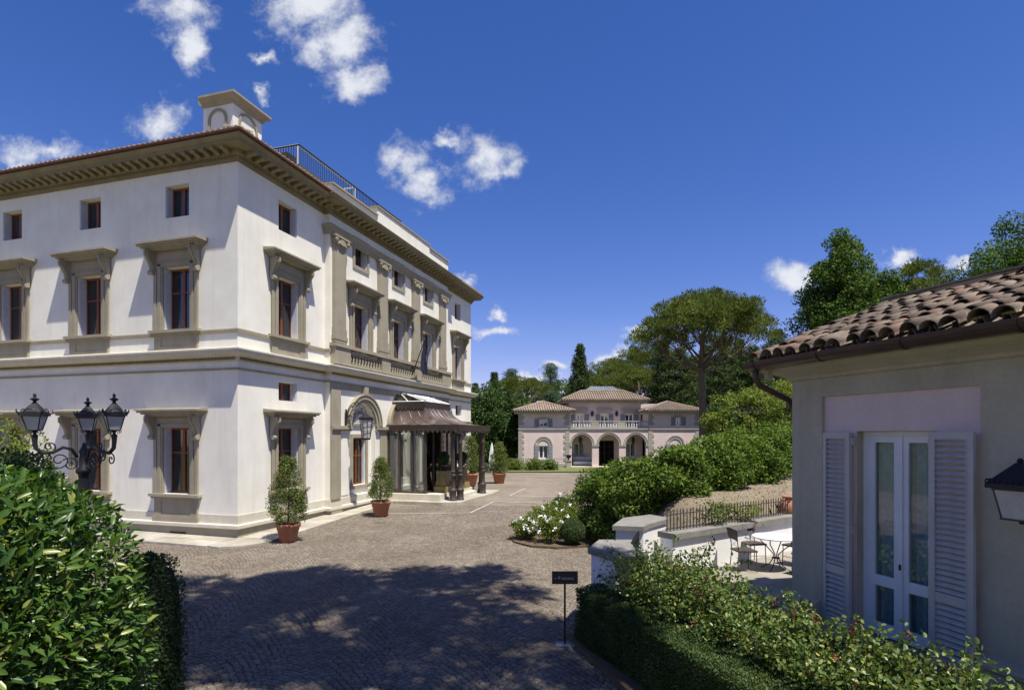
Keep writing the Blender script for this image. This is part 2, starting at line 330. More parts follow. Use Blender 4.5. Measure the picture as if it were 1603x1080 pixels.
def shell(center, radii, n, p=2.0, lump=.08, depth=.12, zmin=None):
    """points on (and a little inside) a lumpy super-ellipsoid; returns points and outward normals"""
    d = rnd_dir(n); q = np.abs(d) ** p; r = q.sum(1, keepdims=True) ** (-1 / p)
    ph = rng.random(6) * 6.28
    lf = 1 + lump * (np.sin(d[:, :1] * 7 + ph[0] + d[:, 2:] * 5) + np.sin(d[:, 1:2] * 8 + ph[1] + d[:, :1] * 4) + .8 * np.sin(d[:, 2:] * 9 + ph[2] + d[:, 1:2] * 6) + .5 * np.sin(d[:, :1] * 17 + ph[3]) * np.sin(d[:, 2:] * 15 + ph[4])) / 2
    P = d * r * lf * np.asarray(radii) * (1 - depth * rng.random((n, 1)) ** 1.5)
    N = unit(np.sign(d) * np.abs(d) ** (p - 1) / np.asarray(radii))
    P = P + np.asarray(center)
    if zmin is not None:
        k = P[:, 2] > zmin; P = P[k]; N = N[k]
    return P, N
def boxshell(x0, x1, y0, y1, z0, z1, n, jit=.05, depth=.08, faces='tfblr'):
    """points on the faces of a clipped hedge block"""
    A = {'t': (x1 - x0) * (y1 - y0), 'f': (x1 - x0) * (z1 - z0), 'b': (x1 - x0) * (z1 - z0), 'l': (y1 - y0) * (z1 - z0), 'r': (y1 - y0) * (z1 - z0)}
    tot = sum(A[k] for k in faces); PP = []; NN = []
    for k in faces:
        m = int(n * A[k] / tot); r = rng.random((m, 3)); P = np.array([x0, y0, z0]) + r * np.array([x1 - x0, y1 - y0, z1 - z0]); nn = {'t': (0, 0, 1), 'f': (0, -1, 0), 'b': (0, 1, 0), 'l': (-1, 0, 0), 'r': (1, 0, 0)}[k]
        ax = [abs(v) for v in nn].index(1); P[:, ax] = {'t': z1, 'f': y0, 'b': y1, 'l': x0, 'r': x1}[k]
        wv = jit * (np.sin(P[:, 0] * 5.1 + 1) * np.sin(P[:, 1] * 4.3) + np.sin(P[:, 2] * 6.0 + P[:, 0] * 2.2 + P[:, 1] * 2.7))
        P += np.array(nn) * (wv[:, None] - depth * rng.random((m, 1)) ** 1.5)
        PP.append(P); NN.append(np.tile(nn, (m, 1)))
    return np.vstack(PP), np.vstack(NN).astype(float)
def foliage(P, N, L, W, tmpl=T_DIAMOND, out=.6, up=.3, jl=.3):
    n = len(P); D = unit(N * out + rnd_dir(n) + np.array([0, 0, up])); NN = unit(N + rnd_dir(n) * .7 + np.array([0, 0, .5]))
    return leaves(P, D, NN, L, W, tmpl, jl)
def join(parts):
    V = []; F = []; o = 0
    for v, f in parts: V.append(v); F.append(f + o); o += len(v)
    return np.vstack(V), np.vstack(F)
def ellipsoid_core(c, r, k=.86, nu=20, nv=12):
    mb = MB(); prof = []
    for j in range(nv + 1):
        a = -math.pi / 2 + math.pi * j / nv; prof.append((max(.001, math.cos(a)), math.sin(a)))
    mb.lathe(prof, nu); mb.v = [(x * r[0] * k + c[0], y * r[1] * k + c[1], z * r[2] * k + c[2]) for x, y, z in mb.v]
    return mb
def clump_crown(cent, rad, per, L, W, flat=.7, out=.5, up=.3, tmpl=T_DIAMOND):
    n = len(cent); rad = np.broadcast_to(np.asarray(rad, float), (n,))
    d = rnd_dir(n * per); rr = np.cbrt(rng.random((n * per, 1))) ** .6
    P = np.repeat(cent, per, 0) + d * rr * np.repeat(rad, per)[:, None] * np.array([1, 1, flat])
    return foliage(P, d, L, W, tmpl, out, up)
def px(x, Y): return (x - CPX) / FPX * Y
def pz(y, Y): return CAM_Z - (y - HPX) / FPX * Y

# ------------------------------------------------------------------ terrain
def sstep(a, b, x): t = min(1, max(0, (x - a) / (b - a))); return t * t * (3 - 2 * t)
def gz(y):
    if y < 29: return .028 * (y - 18)
    t = min(1, (y - 29) / 9); return .308 + .142 * (1 - (1 - t) ** 2)
def bank(x, y):
    sd = -.572 * (x - 3.39) + .82 * (y - 12.45)
    xb = 2.9 + max(0, y - 20) * .5
    w = sstep(xb, xb + 2.3, x) * sstep(.1, .5, sd)
    if y > 44: w *= sstep(16, 26, x)
    return w, min(1.45 + .16 * max(0, y - 14.5), 3.6)
def terr(x, y):
    g = gz(y) - .04; w, b = bank(x, y); return g * (1 - w) + b * w
def grid_mesh(name, xs, ys, fz, mat):
    X, Y = np.meshgrid(xs, ys); Z = np.array([[fz(float(x), float(y)) for x in xs] for y in ys])
    V = np.stack([X.ravel(), Y.ravel(), Z.ravel()], 1); nx = len(xs); ny = len(ys)
    i = np.arange(nx * (ny - 1)).reshape(ny - 1, nx)[:, :-1].ravel(); F = np.stack([i, i + 1, i + nx + 1, i + nx], 1)
    return np_mesh(name, V, F, mat, True)
xs = np.concatenate([np.linspace(-600, -40, 12), np.linspace(-30, 2, 14), np.arange(2.5, 14, .4), np.linspace(15, 60, 18), np.linspace(80, 600, 10)])
ys = np.concatenate([np.linspace(-300, -10, 8), np.arange(-4, 12, 1.5), np.arange(12, 26, .4), np.linspace(27, 70, 22), np.linspace(90, 1500, 12)])
tag(ob('ground', grid_mesh('ground', xs, ys, terr, 'far_ground')), kind='structure')
def sheet(name, x0, x1, y0, y1, dz, mat, n=20, fz=None):
    return grid_mesh(name, np.linspace(x0, x1, 2 if fz is None else 12), np.linspace(y0, y1, n), fz or (lambda x, y: gz(y) + dz), mat)
drive = tag(ob('driveway', sheet('driveway', -26, 4.6, 1.0, 47.5, -.012, 'cobble', 40)), kind='structure')
tag(ob('side_road', sheet('side_road', 4.6, 19, 36, 47.5, -.012, 'cobble', 10)), kind='structure')
def gravel():
    xs = np.arange(2.8, 17, .3); ys = np.arange(12.6, 24, .3); V = []; F = []; ok = []
    for y in ys:
        for x in xs: V.append((x, y, terr(float(x), float(y)) + .015)); ok.append(bank(float(x), float(y))[0] > .12)
    nx = len(xs)
    for j in range(len(ys) - 1):
        for i in range(nx - 1):
            q = (j * nx + i, j * nx + i + 1, (j + 1) * nx + i + 1, (j + 1) * nx + i)
            if all(ok[k] for k in q): F.append(q)
    tag(ob('gravel_path', np_mesh('gravel_path', np.array(V), np.array(F), 'gravel', True)), kind='structure')
gravel()
tag(ob('lawn', grid_mesh('lawn', np.linspace(-9, 13.2, 8), np.linspace(48.2, 54.8, 5), lambda x, y: gz(y) + .03, 'lawn')), kind='structure')

# cobbles: segmental arcs of setts
def cobbles():
    S = .098; Wc = 1.8; sag = .46; V = []; F = []; ctr = []
    x0, x1, y0, y1 = -13, 3.4, 7.2, 27
    ncol = int((x1 - x0) / Wc) + 2; per = 18
    for c in range(ncol):
        xc = x0 + c * Wc
        for r in range(int((y1 - y0 + 2) / S)):
            yb = y0 - 1 + r * S; sh_ = (r % 2) * .5 + random.uniform(-.12, .12)
            cuts = [max(-.5, min(.5, (q_ + sh_ - .5 + random.uniform(-.13, .13)) / per - .5)) for q_ in range(per + 2)]; cuts[0] = -.5; cuts[-1] = .5
            for k in range(per + 1):
                t0 = cuts[k]; t1 = cuts[k + 1]
                if t1 - t0 < .02: continue
                P = []
                for (t, rr) in ((t0, 0), (t1, 0), (t1, 1), (t0, 1)):
                    sl_ = -8 * sag * t / Wc; kk = rr * S / (1 + sl_ * sl_)
                    P.append((xc + t * Wc - sl_ * kk, yb - sag * 4 * t * t + kk))
                my = sum(p[1] for p in P) / 4; mx = sum(p[0] for p in P) / 4
                if my < y0 or my > y1: continue
                if abs(mx) > .93 * my: continue
                g = gz(my); j = .010; h = g + random.uniform(-.004, .005); sh = .86
                jx = random.uniform(-j, j); jy = random.uniform(-j, j); sx = random.uniform(.78, .93)
                b = len(V)
                for (sc, z) in ((sx, g - .012), (sx * .86, h + .005)):
                    for (x, y) in P:
                        V.append((mx + jx + (x - mx) * sc + random.uniform(-.004, .004), my + jy + (y - my) * sc + random.uniform(-.004, .004), z))
                for q in range(4): F.append((b + q, b + (q + 1) % 4, b + 4 + (q + 1) % 4, b + 4 + q))
                F.append((b + 4, b + 5, b + 6, b + 7)); ctr.append((mx, my, g))
    V = np.array(V); F = np.array(F); ctr = np.array(ctr)
    sizes = np.where((np.abs(ctr[:, 0] + .6) < 2.2) & (ctr[:, 1] > 7.9), ctr[:, 1], 99); idx = np.argsort(sizes)[:300]
    keep = np.ones(len(ctr), bool); keep[idx] = False
    for i in idx:
        v = V[i * 8:i * 8 + 8] - ctr[i]
        ob('cobblestone', np_mesh('cobblestone', v, F[:5], 'cobble'), drive, tuple(ctr[i]))
    Vk = V.reshape(-1, 8, 3)[keep].reshape(-1, 3); n = keep.sum()
    Fk = (F[:5][None] + (np.arange(n) * 8)[:, None, None]).reshape(-1, 4)
    tag(ob('cobblestones', np_mesh('cobblestones', Vk, Fk, 'cobble_field'), drive), kind='stuff')
def cobble_field_mat():
    m = MATS['cobble'].copy(); m.name = 'cobble_field'; nt = m.node_tree
    for n in nt.nodes:
        if n.bl_idname == 'ShaderNodeObjectInfo':
            g = nt.nodes.new('ShaderNodeNewGeometry'); tgt = n.outputs['Random'].links[0].to_socket; nt.links.new(g.outputs['Random Per Island'], tgt)
    MATS['cobble_field'] = m
cobble_field_mat(); cobbles()
tag(ob('sett_bedding', sheet('sett_bedding', -13.6, 3.6, 7.0, 26.9, -.007, 'joint', 30), drive))
def marking(pts, wd=.07):
    for i in range(len(pts) - 1):
        a = Vector(pts[i]); b = Vector(pts[i + 1]); d = (b - a).normalized(); nn = Vector((-d.y, d.x)) * wd / 2; mb = MB()
        k = max(2, int((b - a).length / .8))
        for j in range(k):
            p = a + (b - a) * (j / k); q = a + (b - a) * ((j + 1) / k)
            c = [p - nn, q - nn, q + nn, p + nn]; mb.quad(*[(v.x, v.y, gz(v.y) + .012) for v in c])
        mb.build('painted_line', 'line_paint', drive)
marking([(-5.3, 24.68), (-1.82, 24.89), (-.87, 28.27), (3.56, 27.29)]); marking([(.81, 33.86), (-.12, 30.33), (3.96, 29.78)])

# ------------------------------------------------------------------ the white villa
VA = R(90 - 16.68); VC = Vector((-9.30, 19.4, 0))
villa = thing('villa', 'large white three storey villa with tan stone cornices and pilasters', 'villa', VC, VA)
PLAN = [(0, 22), (0, 0), (4.9, 0), (4.9, -.25), (17.5, -.25), (17.5, 0), (22.2, 0), (22.2, 14)]
def wall_cells(mb, x0, x1, z0, z1, holes, depth, tf):
    xs = sorted({x0, x1, *[h[0] for h in holes], *[h[1] for h in holes]}); zs = sorted({z0, z1, *[h[2] for h in holes], *[h[3] for h in holes]})
    for i in range(len(xs) - 1):
        for j in range(len(zs) - 1):
            cx = (xs[i] + xs[i + 1]) / 2; cz = (zs[j] + zs[j + 1]) / 2
            if any(h[0] < cx < h[1] and h[2] < cz < h[3] for h in holes): continue
            mb.quad(tf(xs[i], 0, zs[j]), tf(xs[i + 1], 0, zs[j]), tf(xs[i + 1], 0, zs[j + 1]), tf(xs[i], 0, zs[j + 1]))
    for h in holes:
        a, b, c, d = h[:4]
        for (p, q) in (((a, c), (b, c)), ((b, c), (b, d)), ((b, d), (a, d)), ((a, d), (a, c))):
            mb.quad(tf(p[0], 0, p[1]), tf(q[0], 0, q[1]), tf(q[0], depth, q[1]), tf(p[0], depth, p[1]))
def arch_fill(mb, c, r, zs, zt, depth, tf, n=20):
    A = [(c + r * math.cos(math.pi * i / n), zs + r * math.sin(math.pi * i / n)) for i in range(n + 1)]
    for i in range(n):
        (xa, za), (xb, zb) = A[i], A[i + 1]
        mb.quad(tf(xa, 0, za), tf(xa, 0, zt), tf(xb, 0, zt), tf(xb, 0, zb))
        mb.quad(tf(xa, 0, za), tf(xb, 0, zb), tf(xb, depth, zb), tf(xa, depth, za))
def arch_ring(mb, c, r0, r1, zs, y0, y1, n=24):
    for i in range(n):
        a0 = math.pi * i / n; a1 = math.pi * (i + 1) / n
        p = [(c + r0 * math.cos(a0), zs + r0 * math.sin(a0)), (c + r1 * math.cos(a0), zs + r1 * math.sin(a0)), (c + r1 * math.cos(a1), zs + r1 * math.sin(a1)), (c + r0 * math.cos(a1), zs + r0 * math.sin(a1))]
        mb.prism_y(p, y0, y1)
tfR = lambda x, y, z: (x, y, z)
tfC = lambda x, y, z: (x, y - .25, z)
tfL = lambda x, y, z: (y, -x, z)         # left facade, x to the right seen from outside = towards the corner
Z_TOP = 13.0
LC = [2.6, 6.7, 10.8, 14.9]
hA = lambda c: (c - .6, c + .6, 7.27, 9.5); hB = lambda c: (c - .6, c + .6, 1.52, 3.84); hC = lambda c: (c - .53, c + .53, 11.25, 12.38); hM = lambda c: (c - .53, c + .53, 4.88, 5.58)
CC = [7.32, 10.94, 14.55]
w = MB()
wall_cells(w, -22, 0, .1, Z_TOP, [h(-c) for c in LC for h in (hA, hB, hC)], .36, tfL)
wall_cells(w, 0, 4.9, .1, Z_TOP, [h(2.58) for h in (hA, hB, hC, hM)], .36, tfR)
wall_cells(w, 17.5, 22.2, .1, Z_TOP, [hA(19.75), hC(19.75), hM(19.9), hB(19.8)], .36, tfR)
ARC = [7.5, 11.2, 14.9]
wall_cells(w, 4.9, 17.5, .1, Z_TOP, [hA(c) for c in CC] + [hC(c) for c in CC] + [(c - 1.08, c + 1.08, .9, 5.06) for c in ARC], .36, tfC)
for c in ARC: arch_fill(w, c, 1.08, 3.98, 5.06, .22, tfC)
w.quad((4.9, -.25, .1), (4.9, 0, .1), (4.9, 0, Z_TOP), (4.9, -.25, Z_TOP)); w.quad((17.5, -.25, .1), (17.5, 0, .1), (17.5, 0, Z_TOP), (17.5, -.25, Z_TOP))
w.quad((22.2, 0, .1), (22.2, 14, .1), (22.2, 14, Z_TOP), (22.2, 0, Z_TOP)); w.quad((22.2, 14, .1), (0, 22, .1), (0, 22, Z_TOP), (22.2, 14, Z_TOP))
w.build('wall', 'plaster', villa)
# arch niches: back wall with a window and a louvred fanlight
for c in ARC:
    b = MB(); wall_cells(b, c - 1.08, c + 1.08, .9, 5.06, [(c - .55, c + .55, 1.28, 3.45)] if c != 11.2 else [(c - .8, c + .8, .9, 3.6)], .2, lambda x, y, z: (x, y - .03, z)); b.build('niche_wall', 'plaster', villa)
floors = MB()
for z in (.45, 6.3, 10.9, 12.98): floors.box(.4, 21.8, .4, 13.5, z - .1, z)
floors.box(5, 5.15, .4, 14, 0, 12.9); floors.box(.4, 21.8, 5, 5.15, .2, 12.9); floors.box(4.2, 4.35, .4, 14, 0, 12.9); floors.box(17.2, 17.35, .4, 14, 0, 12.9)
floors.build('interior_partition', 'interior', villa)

def win_frame(W, H, transom=.62, fw=.07, mull=True, bars=1):
    m = MB(); a = W / 2
    m.box(-a, -a + fw, 0, .07, 0, H); m.box(a - fw, a, 0, .07, 0, H); m.box(-a + fw, a - fw, 0, .07, 0, fw); m.box(-a + fw, a - fw, 0, .07, H - fw, H)
    if mull: m.box(-.05, .05, -.015, .075, fw, H - fw)
    if transom:
        z = H * transom
        for s in (-1, 1): m.box(min(s * .05, s * (a - fw)), max(s * .05, s * (a - fw)), .005, .06, z - .03, z + .03)
    return m.mesh('window', 'wood')
def pane_mesh(W, H, fw=.07):
    a = W / 2 - fw; return MB().box(-a + .001, a - .001, .03, .036, fw, H - fw).mesh('pane', 'glass')
def curtain_mesh(W, H, mat='curtain', sides=(-1, 1), cover=.42, amp=.035, base=0.0, per=.13):
    V = []; F = []
    for s in sides:
        n = 26; o = len(V)
        for i in range(n + 1):
            x = s * (W / 2 - W * cover * i / n); y = amp * math.sin(i / n * W * cover / per * 6.28) + .012 * math.sin(i * 1.7)
            V += [(x, y + .02 * math.sin(i), base), (x + s * .01, y, H)]
        for i in range(n): F.append((o + 2 * i, o + 2 * i + 2, o + 2 * i + 3, o + 2 * i + 1))
    m = MB(); m.add(V, F); return m.mesh('curtain', mat, True)
def corbel_mesh():
    prof = [(0, 0), (-.07, .02), (-.12, .10), (-.11, .18), (-.15, .34), (-.26, .52), (-.34, .62), (-.34, .80), (0, .80)]
    m = MB(); m.prism_x(prof, -.085, .085); m.prism_x([(y * 1.12, z) for y, z in prof], -.04, .04)
    m.lathe([(.001, -.1), (.085, -.1), (.085, .1), (.001, .1)], 10, cap=False)
    o = len(m.v); 
    for i in range(o - 40, o): x, y, z = m.v[i]; m.v[i] = (z, -.1 + y, .06 + x)
    return m.mesh('corbel', 'tan_stone')
CORB = corbel_mesh()
def surround_mesh(W, H, ow, top):
    m = MB(); a = W / 2
    for s in (-1, 1):
        m.box(*sorted((s * a, s * ow)), -.06, .02, 0, H + .16); m.box(*sorted((s * (a + .05), s * (a + .19))), -.09, -.06, 0, H + .13)
        m.box(*sorted((s * (ow - .10), s * (ow + .03))), -.085, -.06, 0, H - .1)
    m.box(-a, a, -.06, .02, H, H + .16); m.box(-a - .19, a + .19, -.09, -.06, H + .05, H + .13)
    m.box(-ow, ow, -.062, .02, H + .162, top)
    m.box(-ow + .25, ow - .25, -.085, -.06, H + .24, top - .06)
    return m.mesh('window_surround', 'tan_stone')
def hood_mesh(hw):
    m = MB()
    for (a, o0, z0, z1) in ((hw - .22, .30, 0, .06), (hw - .13, .38, .06, .12), (hw - .04, .47, .12, .18), (hw, .52, .18, .235)):
        m.box(-a, a, -o0, .03, z0, z1)
    m.prism_x([(-.52, .236), (.03, .236), (.03, .30)], -hw, hw)
    return m.mesh('hood', 'tan_stone')
def sill_mesh(hw):
    m = MB(); m.box(-hw, hw, -.20, .05, -.10, -.002); m.box(-hw + .05, hw - .05, -.14, .05, -.17, -.10); return m.mesh('sill', 'tan_stone')
def apron_mesh(hw, h, foot=False):
    m = MB(); m.box(-hw, hw, -.05, .03, -.17 - h, -.171); a = hw - .3
    z0 = -.17 - h; 
    m.box(-hw, -a, -.075, -.05, z0, -.175); m.box(a, hw, -.075, -.05, z0, -.175); m.box(-a, a, -.075, -.05, -.26, -.175); m.box(-a, a, -.075, -.05, z0, z0 + .12)
    if foot: m.box(-hw - .06, hw + .06, -.115, .03, z0, z0 + .18); m.box(-hw - .02, hw + .02, -.095, .03, z0 + .18, z0 + .24)
    return m.mesh('apron_panel', 'tan_stone')
def shutter_board(h, depth=.27):
    m = MB(); m.box(0, .035, .0, depth, 0, h)
    n = int(h / .11)
    for i in range(n): m.box(.035, .045, .03, depth - .03, .05 + i * h / n * .98, .05 + i * h / n * .98 + .05)
    return m.mesh('shutter', 'shutter_white')
FR = {'A': win_frame(1.2, 2.23), 'B': win_frame(1.2, 2.32), 'C': win_frame(1.06, 1.13, None), 'M': win_frame(1.06, .70, None), 'N': win_frame(1.1, 2.17)}
PN = {'A': pane_mesh(1.2, 2.23), 'B': pane_mesh(1.2, 2.32), 'C': pane_mesh(1.06, 1.13), 'M': pane_mesh(1.06, .70), 'N': pane_mesh(1.1, 2.17)}
CU = {'A': curtain_mesh(1.25, 2.23, cover=.40), 'B': curtain_mesh(1.25, 2.32, 'curtain', cover=.5), 'C': curtain_mesh(1.1, 1.13, cover=.4), 'M': curtain_mesh(1.1, .7, cover=.4), 'N': curtain_mesh(1.15, 2.17, cover=.45)}
SU = {'A': surround_mesh(1.2, 2.23, .95, 2.80), 'B': surround_mesh(1.2, 2.32, .95, 2.72)}
HO = hood_mesh(1.36); SI = sill_mesh(1.10); AP = {'A': apron_mesh(.95, .53), 'B': apron_mesh(.95, .81, True)}
SB = {'A': shutter_board(2.23), 'B': shutter_board(2.32), 'C': shutter_board(1.13), 'M': shutter_board(.70), 'N': shutter_board(2.17)}
FRM = MB()
for (x0, x1, z0, z1) in ((-.69, -.53, -.16, 1.29), (.53, .69, -.16, 1.29), (-.53, .53, 1.13, 1.29), (-.53, .53, -.16, 0)): FRM.box(x0, x1, -.05, .02, z0, z1)
FRM = FRM.mesh('window_surround', 'tan_stone')
def villa_window(kind, x, z, side, off=0, depth=.30, plain=False, framed=False):
    if side == 'R': loc = lambda y, zz=0, dx=0: (x + dx, y - off, z + zz); rot = 0
    else: loc = lambda y, zz=0, dx=0: (y - off, -x - dx, z + zz); rot = R(-90)
    f = ob('window', FR[kind], villa, loc(depth), rot)
    def sub(name, me, y, zz=0, dx=0): return ob(name, me, f, (dx, y - depth, zz))
    sub('pane', PN[kind], depth); cu_ = sub('curtain', CU[kind], depth + .11); cu_.scale = (random.uniform(.86, 1.0), 1, 1) if kind != 'C' else (1, 1, 1)
    cu_.location.x += random.uniform(-.05, .05)
    hw = {'A': .6, 'B': .6, 'C': .53, 'M': .53, 'N': .55}[kind]
    sub('shutter', SB[kind], .02, 0, -hw + .003 if side == 'L' else hw - .05)
    if kind in 'AB' and not plain:
        sub('window_surround', SU[kind], 0); top = 2.80 if kind == 'A' else 2.72
        sub('hood', HO, 0, top)
        for s in (-1, 1): sub('corbel', CORB, -.06, top - .80, s * .98)
        sub('sill', SI, 0); sub('apron_panel', AP[kind], 0)
    if framed: sub('window_surround', FRM, 0)
    return f
for c in LC:
    villa_window('A', -c, 7.27, 'L'); villa_window('B', -c, 1.52, 'L'); villa_window('C', -c, 11.25, 'L')
for (k, x, z) in (('A', 2.58, 7.27), ('B', 2.58, 1.52), ('C', 2.58, 11.25), ('M', 2.58, 4.88), ('A', 19.75, 7.27), ('C', 19.75, 11.25), ('M', 19.9, 4.88), ('B', 19.8, 1.52)): villa_window(k, x, z, 'R')
for c in CC: villa_window('A', c, 7.27, 'R', .25); villa_window('C', c, 11.25, 'R', .25, framed=True)
for c in (7.5, 14.9): villa_window('N', c, 1.28, 'R', 0, .12)
# niche trim: window frame stone, fanlight, imposts, archivolts
for c in ARC:
    m = MB(); arch_ring(m, c, 1.08, 1.24, 3.98, -.36, -.2); arch_ring(m, c, 1.24, 1.42, 3.98, -.42, -.2); arch_ring(m, c, 1.42, 1.48, 3.98, -.46, -.2)
    m.box(c - .16, c + .16, -.46, -.25, 5.42, 5.78); m.build('archivolt', 'tan_stone', villa)
    if c == 11.2: continue
    m = MB(); arch_ring(m, c, .50, .62, 4.08, -.12, -.02, 16); m.box(c - .62, c + .62, -.12, -.02, 4.02, 4.08)
    fl = m.build('fanlight', 'tan_stone', villa)
    m = MB()
    for i in range(6):
        z = 4.10 + i * .075; hw = math.sqrt(max(.01, .5 ** 2 - (z + .03 - 4.08) ** 2)); m.box(c - hw, c + hw, -.09, -.045, z, z + .045)
    m.box(c - .025, c + .025, -.11, -.09, 4.08, 4.57); m.build('louvre', 'white_paint', fl)
    m = MB()
    for s in (-1, 1): m.box(*sorted((c + s * .55, c + s * .72)), -.09, -.03, 1.12, 3.62)
    m.box(c - .55, c + .55, -.09, -.03, 3.45, 3.62); m.box(c - .8, c + .8, -.14, -.03, 1.12, 1.27); m.build('window_surround', 'tan_stone', villa)
# horizontal bands swept round the plan
def band(name, prof, mat, path=PLAN): MB().sweep(path, prof).build(name, mat, villa)
band('plinth_band', [(0.003, .40), (.035, .40), (.035, .855), (0.003, .855)], 'ledge_stone')
band('plinth_ledge', [(.0, .40), (.13, .40), (.14, .42), (.14, .52), (.11, .545), (0, .56)], 'ledge_stone')
band('plinth_base', [(0.005, .0), (.05, .0), (.05, .40), (0.005, .40)], 'tan_stone')
band('thin_band', [(0.002, 5.80), (.05, 5.80), (.06, 5.83), (.06, 5.87), (0.002, 5.88)], 'tan_stone')
band('string_cornice', [(0.001, 6.10), (.08, 6.10), (.08, 6.22), (.16, 6.24), (.30, 6.30), (.38, 6.33), (.40, 6.42), (.42, 6.44), (.42, 6.49), (.05, 6.58), (0.001, 6.58)], 'ledge_stone')
band('sill_band', [(0.002, 7.06), (.05, 7.06), (.06, 7.17), (.05, 7.21), (0.002, 7.22)], 'tan_stone')
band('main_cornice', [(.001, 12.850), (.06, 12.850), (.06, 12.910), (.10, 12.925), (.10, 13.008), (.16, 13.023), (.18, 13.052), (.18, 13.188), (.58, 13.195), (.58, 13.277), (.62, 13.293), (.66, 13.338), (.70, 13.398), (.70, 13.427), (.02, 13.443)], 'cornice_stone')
band('gutter', [(.60, 13.445), (.74, 13.445), (.77, 13.48), (.77, 13.535), (.60, 13.535)], 'red_gutter', [(0, 22), (0, 0), (4.6, 0)])
# dentils (tiny) and modillions (each one a piece)
DM = MB().box(-.035, .035, -.035, 0, 0, .085).mesh('dentil', 'cornice_stone')
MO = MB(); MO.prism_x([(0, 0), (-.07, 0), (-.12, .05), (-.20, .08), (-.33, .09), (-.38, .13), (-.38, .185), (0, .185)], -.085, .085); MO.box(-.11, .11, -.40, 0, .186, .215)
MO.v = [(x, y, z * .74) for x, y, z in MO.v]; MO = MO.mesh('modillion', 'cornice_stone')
def run(fn, segs, step, corner=0):
    for (a, b) in segs:
        n = max(1, round((b - a) / step))
        for i in range(n): fn(a + (i + .5) * (b - a) / n)
def dentil_strip(o, z, L, side, a, sz=.07):
    m = MB(); n = int(L / (sz * 2))
    for i in range(n):
        t = a + (i + .5) * L / n
        if side == 'R': m.box(t - sz / 2, t + sz / 2, -o - .045, -o + .002, z, z + .085)
        else: m.box(-o - .045, -o + .002, t - sz / 2, t + sz / 2, z, z + .085)
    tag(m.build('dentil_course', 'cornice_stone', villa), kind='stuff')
for (z, o) in ((12.93, .10), (6.135, .08)):
    dentil_strip(o, z, 16, 'L', 0, .05); dentil_strip(o, z, 4.9, 'R', 0, .05); dentil_strip(o + .25, z, 12.6, 'R', 4.9, .05); dentil_strip(o, z, 4.7, 'R', 17.5, .05)
run(lambda t: ob('modillion', MO, villa, (-.18, t, 13.03), R(-90)), [(.0, 15.6)], .40)
run(lambda t: ob('modillion', MO, villa, (t, -.18, 13.03)), [(0, 4.85)], .40)
run(lambda t: ob('modillion', MO, villa, (t, -.43, 13.03)), [(4.9, 17.5)], .40)
run(lambda t: ob('modillion', MO, villa, (t, -.18, 13.03)), [(17.55, 22.2)], .40)
# roof: low tiled hip with rows of tiles at the eaves
rf = MB(); E0 = .62
rf.add([(-E0, 22, 13.46), (-E0, -E0, 13.46), (22.2 + E0, -E0, 13.46), (22.2 + E0, 14, 13.46), (3.5, 22, 14.25), (3.5, 3.5, 14.25), (18.5, 3.5, 14.25), (18.5, 14, 14.25)],
       [(0, 1, 5, 4), (1, 2, 6, 5), (2, 3, 7, 6), (4, 5, 6, 7)])
roof = rf.build('roof', 'roof_tile_far', villa)
et = MB()
def tile_end(m, x, y, dx, dy, r=.085, L=.7):
    n = 5; vs = []
    for q in (0, 1):
        for k in range(n + 1):
            a = math.pi * k / n; s = r * math.cos(a); h = r * math.sin(a) + q * L * .22
            vs.append((x + dx * L * q - dy * s, y + dy * L * q + dx * s, 13.53 + h))
    fs = [(k, k + 1, n + 2 + k, n + 1 + k) for k in range(n)] + [tuple(range(n + 1))]; m.add(vs, fs)
t = -.6
while t < 16: tile_end(et, -.74, t, 1, 0); t += .23
t = -.6
while t < 4.7: tile_end(et, t, -.74, 0, 1); t += .23
t = 18.2
while t < 22.8: tile_end(et, t, -.74, 0, 1); t += .23
tag(et.build('eave_tiles', 'roof_tile_far', roof), kind='stuff')
# rest of the eaves board under the tiles at the far end of the facade
MB().box(4.6, 22.9, -.76, -.6, 13.445, 13.49).build('eaves_board', 'cornice_stone', villa)
# parapet of the central bay, attic block with terrace rail, turret, flue
par = MB(); par.box(5.0, 8.7, -.30, .0, 13.44, 14.14); par.box(8.7, 14.6, -.33, .03, 13.44, 14.56); par.box(14.6, 17.4, -.30, .0, 13.44, 14.40); par.build('parapet', 'plaster', villa)
for (a, b, z) in ((5.0, 8.69, 14.141), (8.7, 14.6, 14.561), (14.61, 17.4, 14.401)): MB().box(a - .05, b + .05 if z > 14.5 else b, -.39, .09, z, z + .07).build('parapet_coping', 'tan_stone', villa)
ab = MB(); ab.box(6.75, 16.5, 2.75, 12, 13.6, 15.6); att = ab.build('attic_block', 'plaster', villa)
MB().sweep([(6.75, 12), (6.75, 2.75), (16.5, 2.75), (16.5, 12)], [(0, 15.45), (.1, 15.47), (.14, 15.6), (.3, 15.68), (.42, 15.78), (.46, 15.9), (0, 15.92)]).build('attic_cornice', 'tan_stone', att)
MB().box(6.75, 16.5, 2.75, 12, 15.9, 15.93).build('terrace_deck', 'tan_stone', att)
rl = thing('roof_railing', 'dark metal bar railing round the roof terrace of the white villa', 'railing', VC, VA)
RX0, RY0, RZ = 6.4, 2.4, 15.95
def bars(a, b, n, nm, r=.012, z0=.02, z1=.88, mat='iron', par=rl):
    me = MB().box(-r, r, -r, r, z0, z1).mesh(nm, mat)
    for i in range(n + 1): ob(nm, me, par, (a[0] + (b[0] - a[0]) * i / n, a[1] + (b[1] - a[1]) * i / n, RZ))
bars((RX0, RY0), (16.3, RY0), 66, 'bar'); bars((RX0, RY0), (RX0, 8), 40, 'bar')
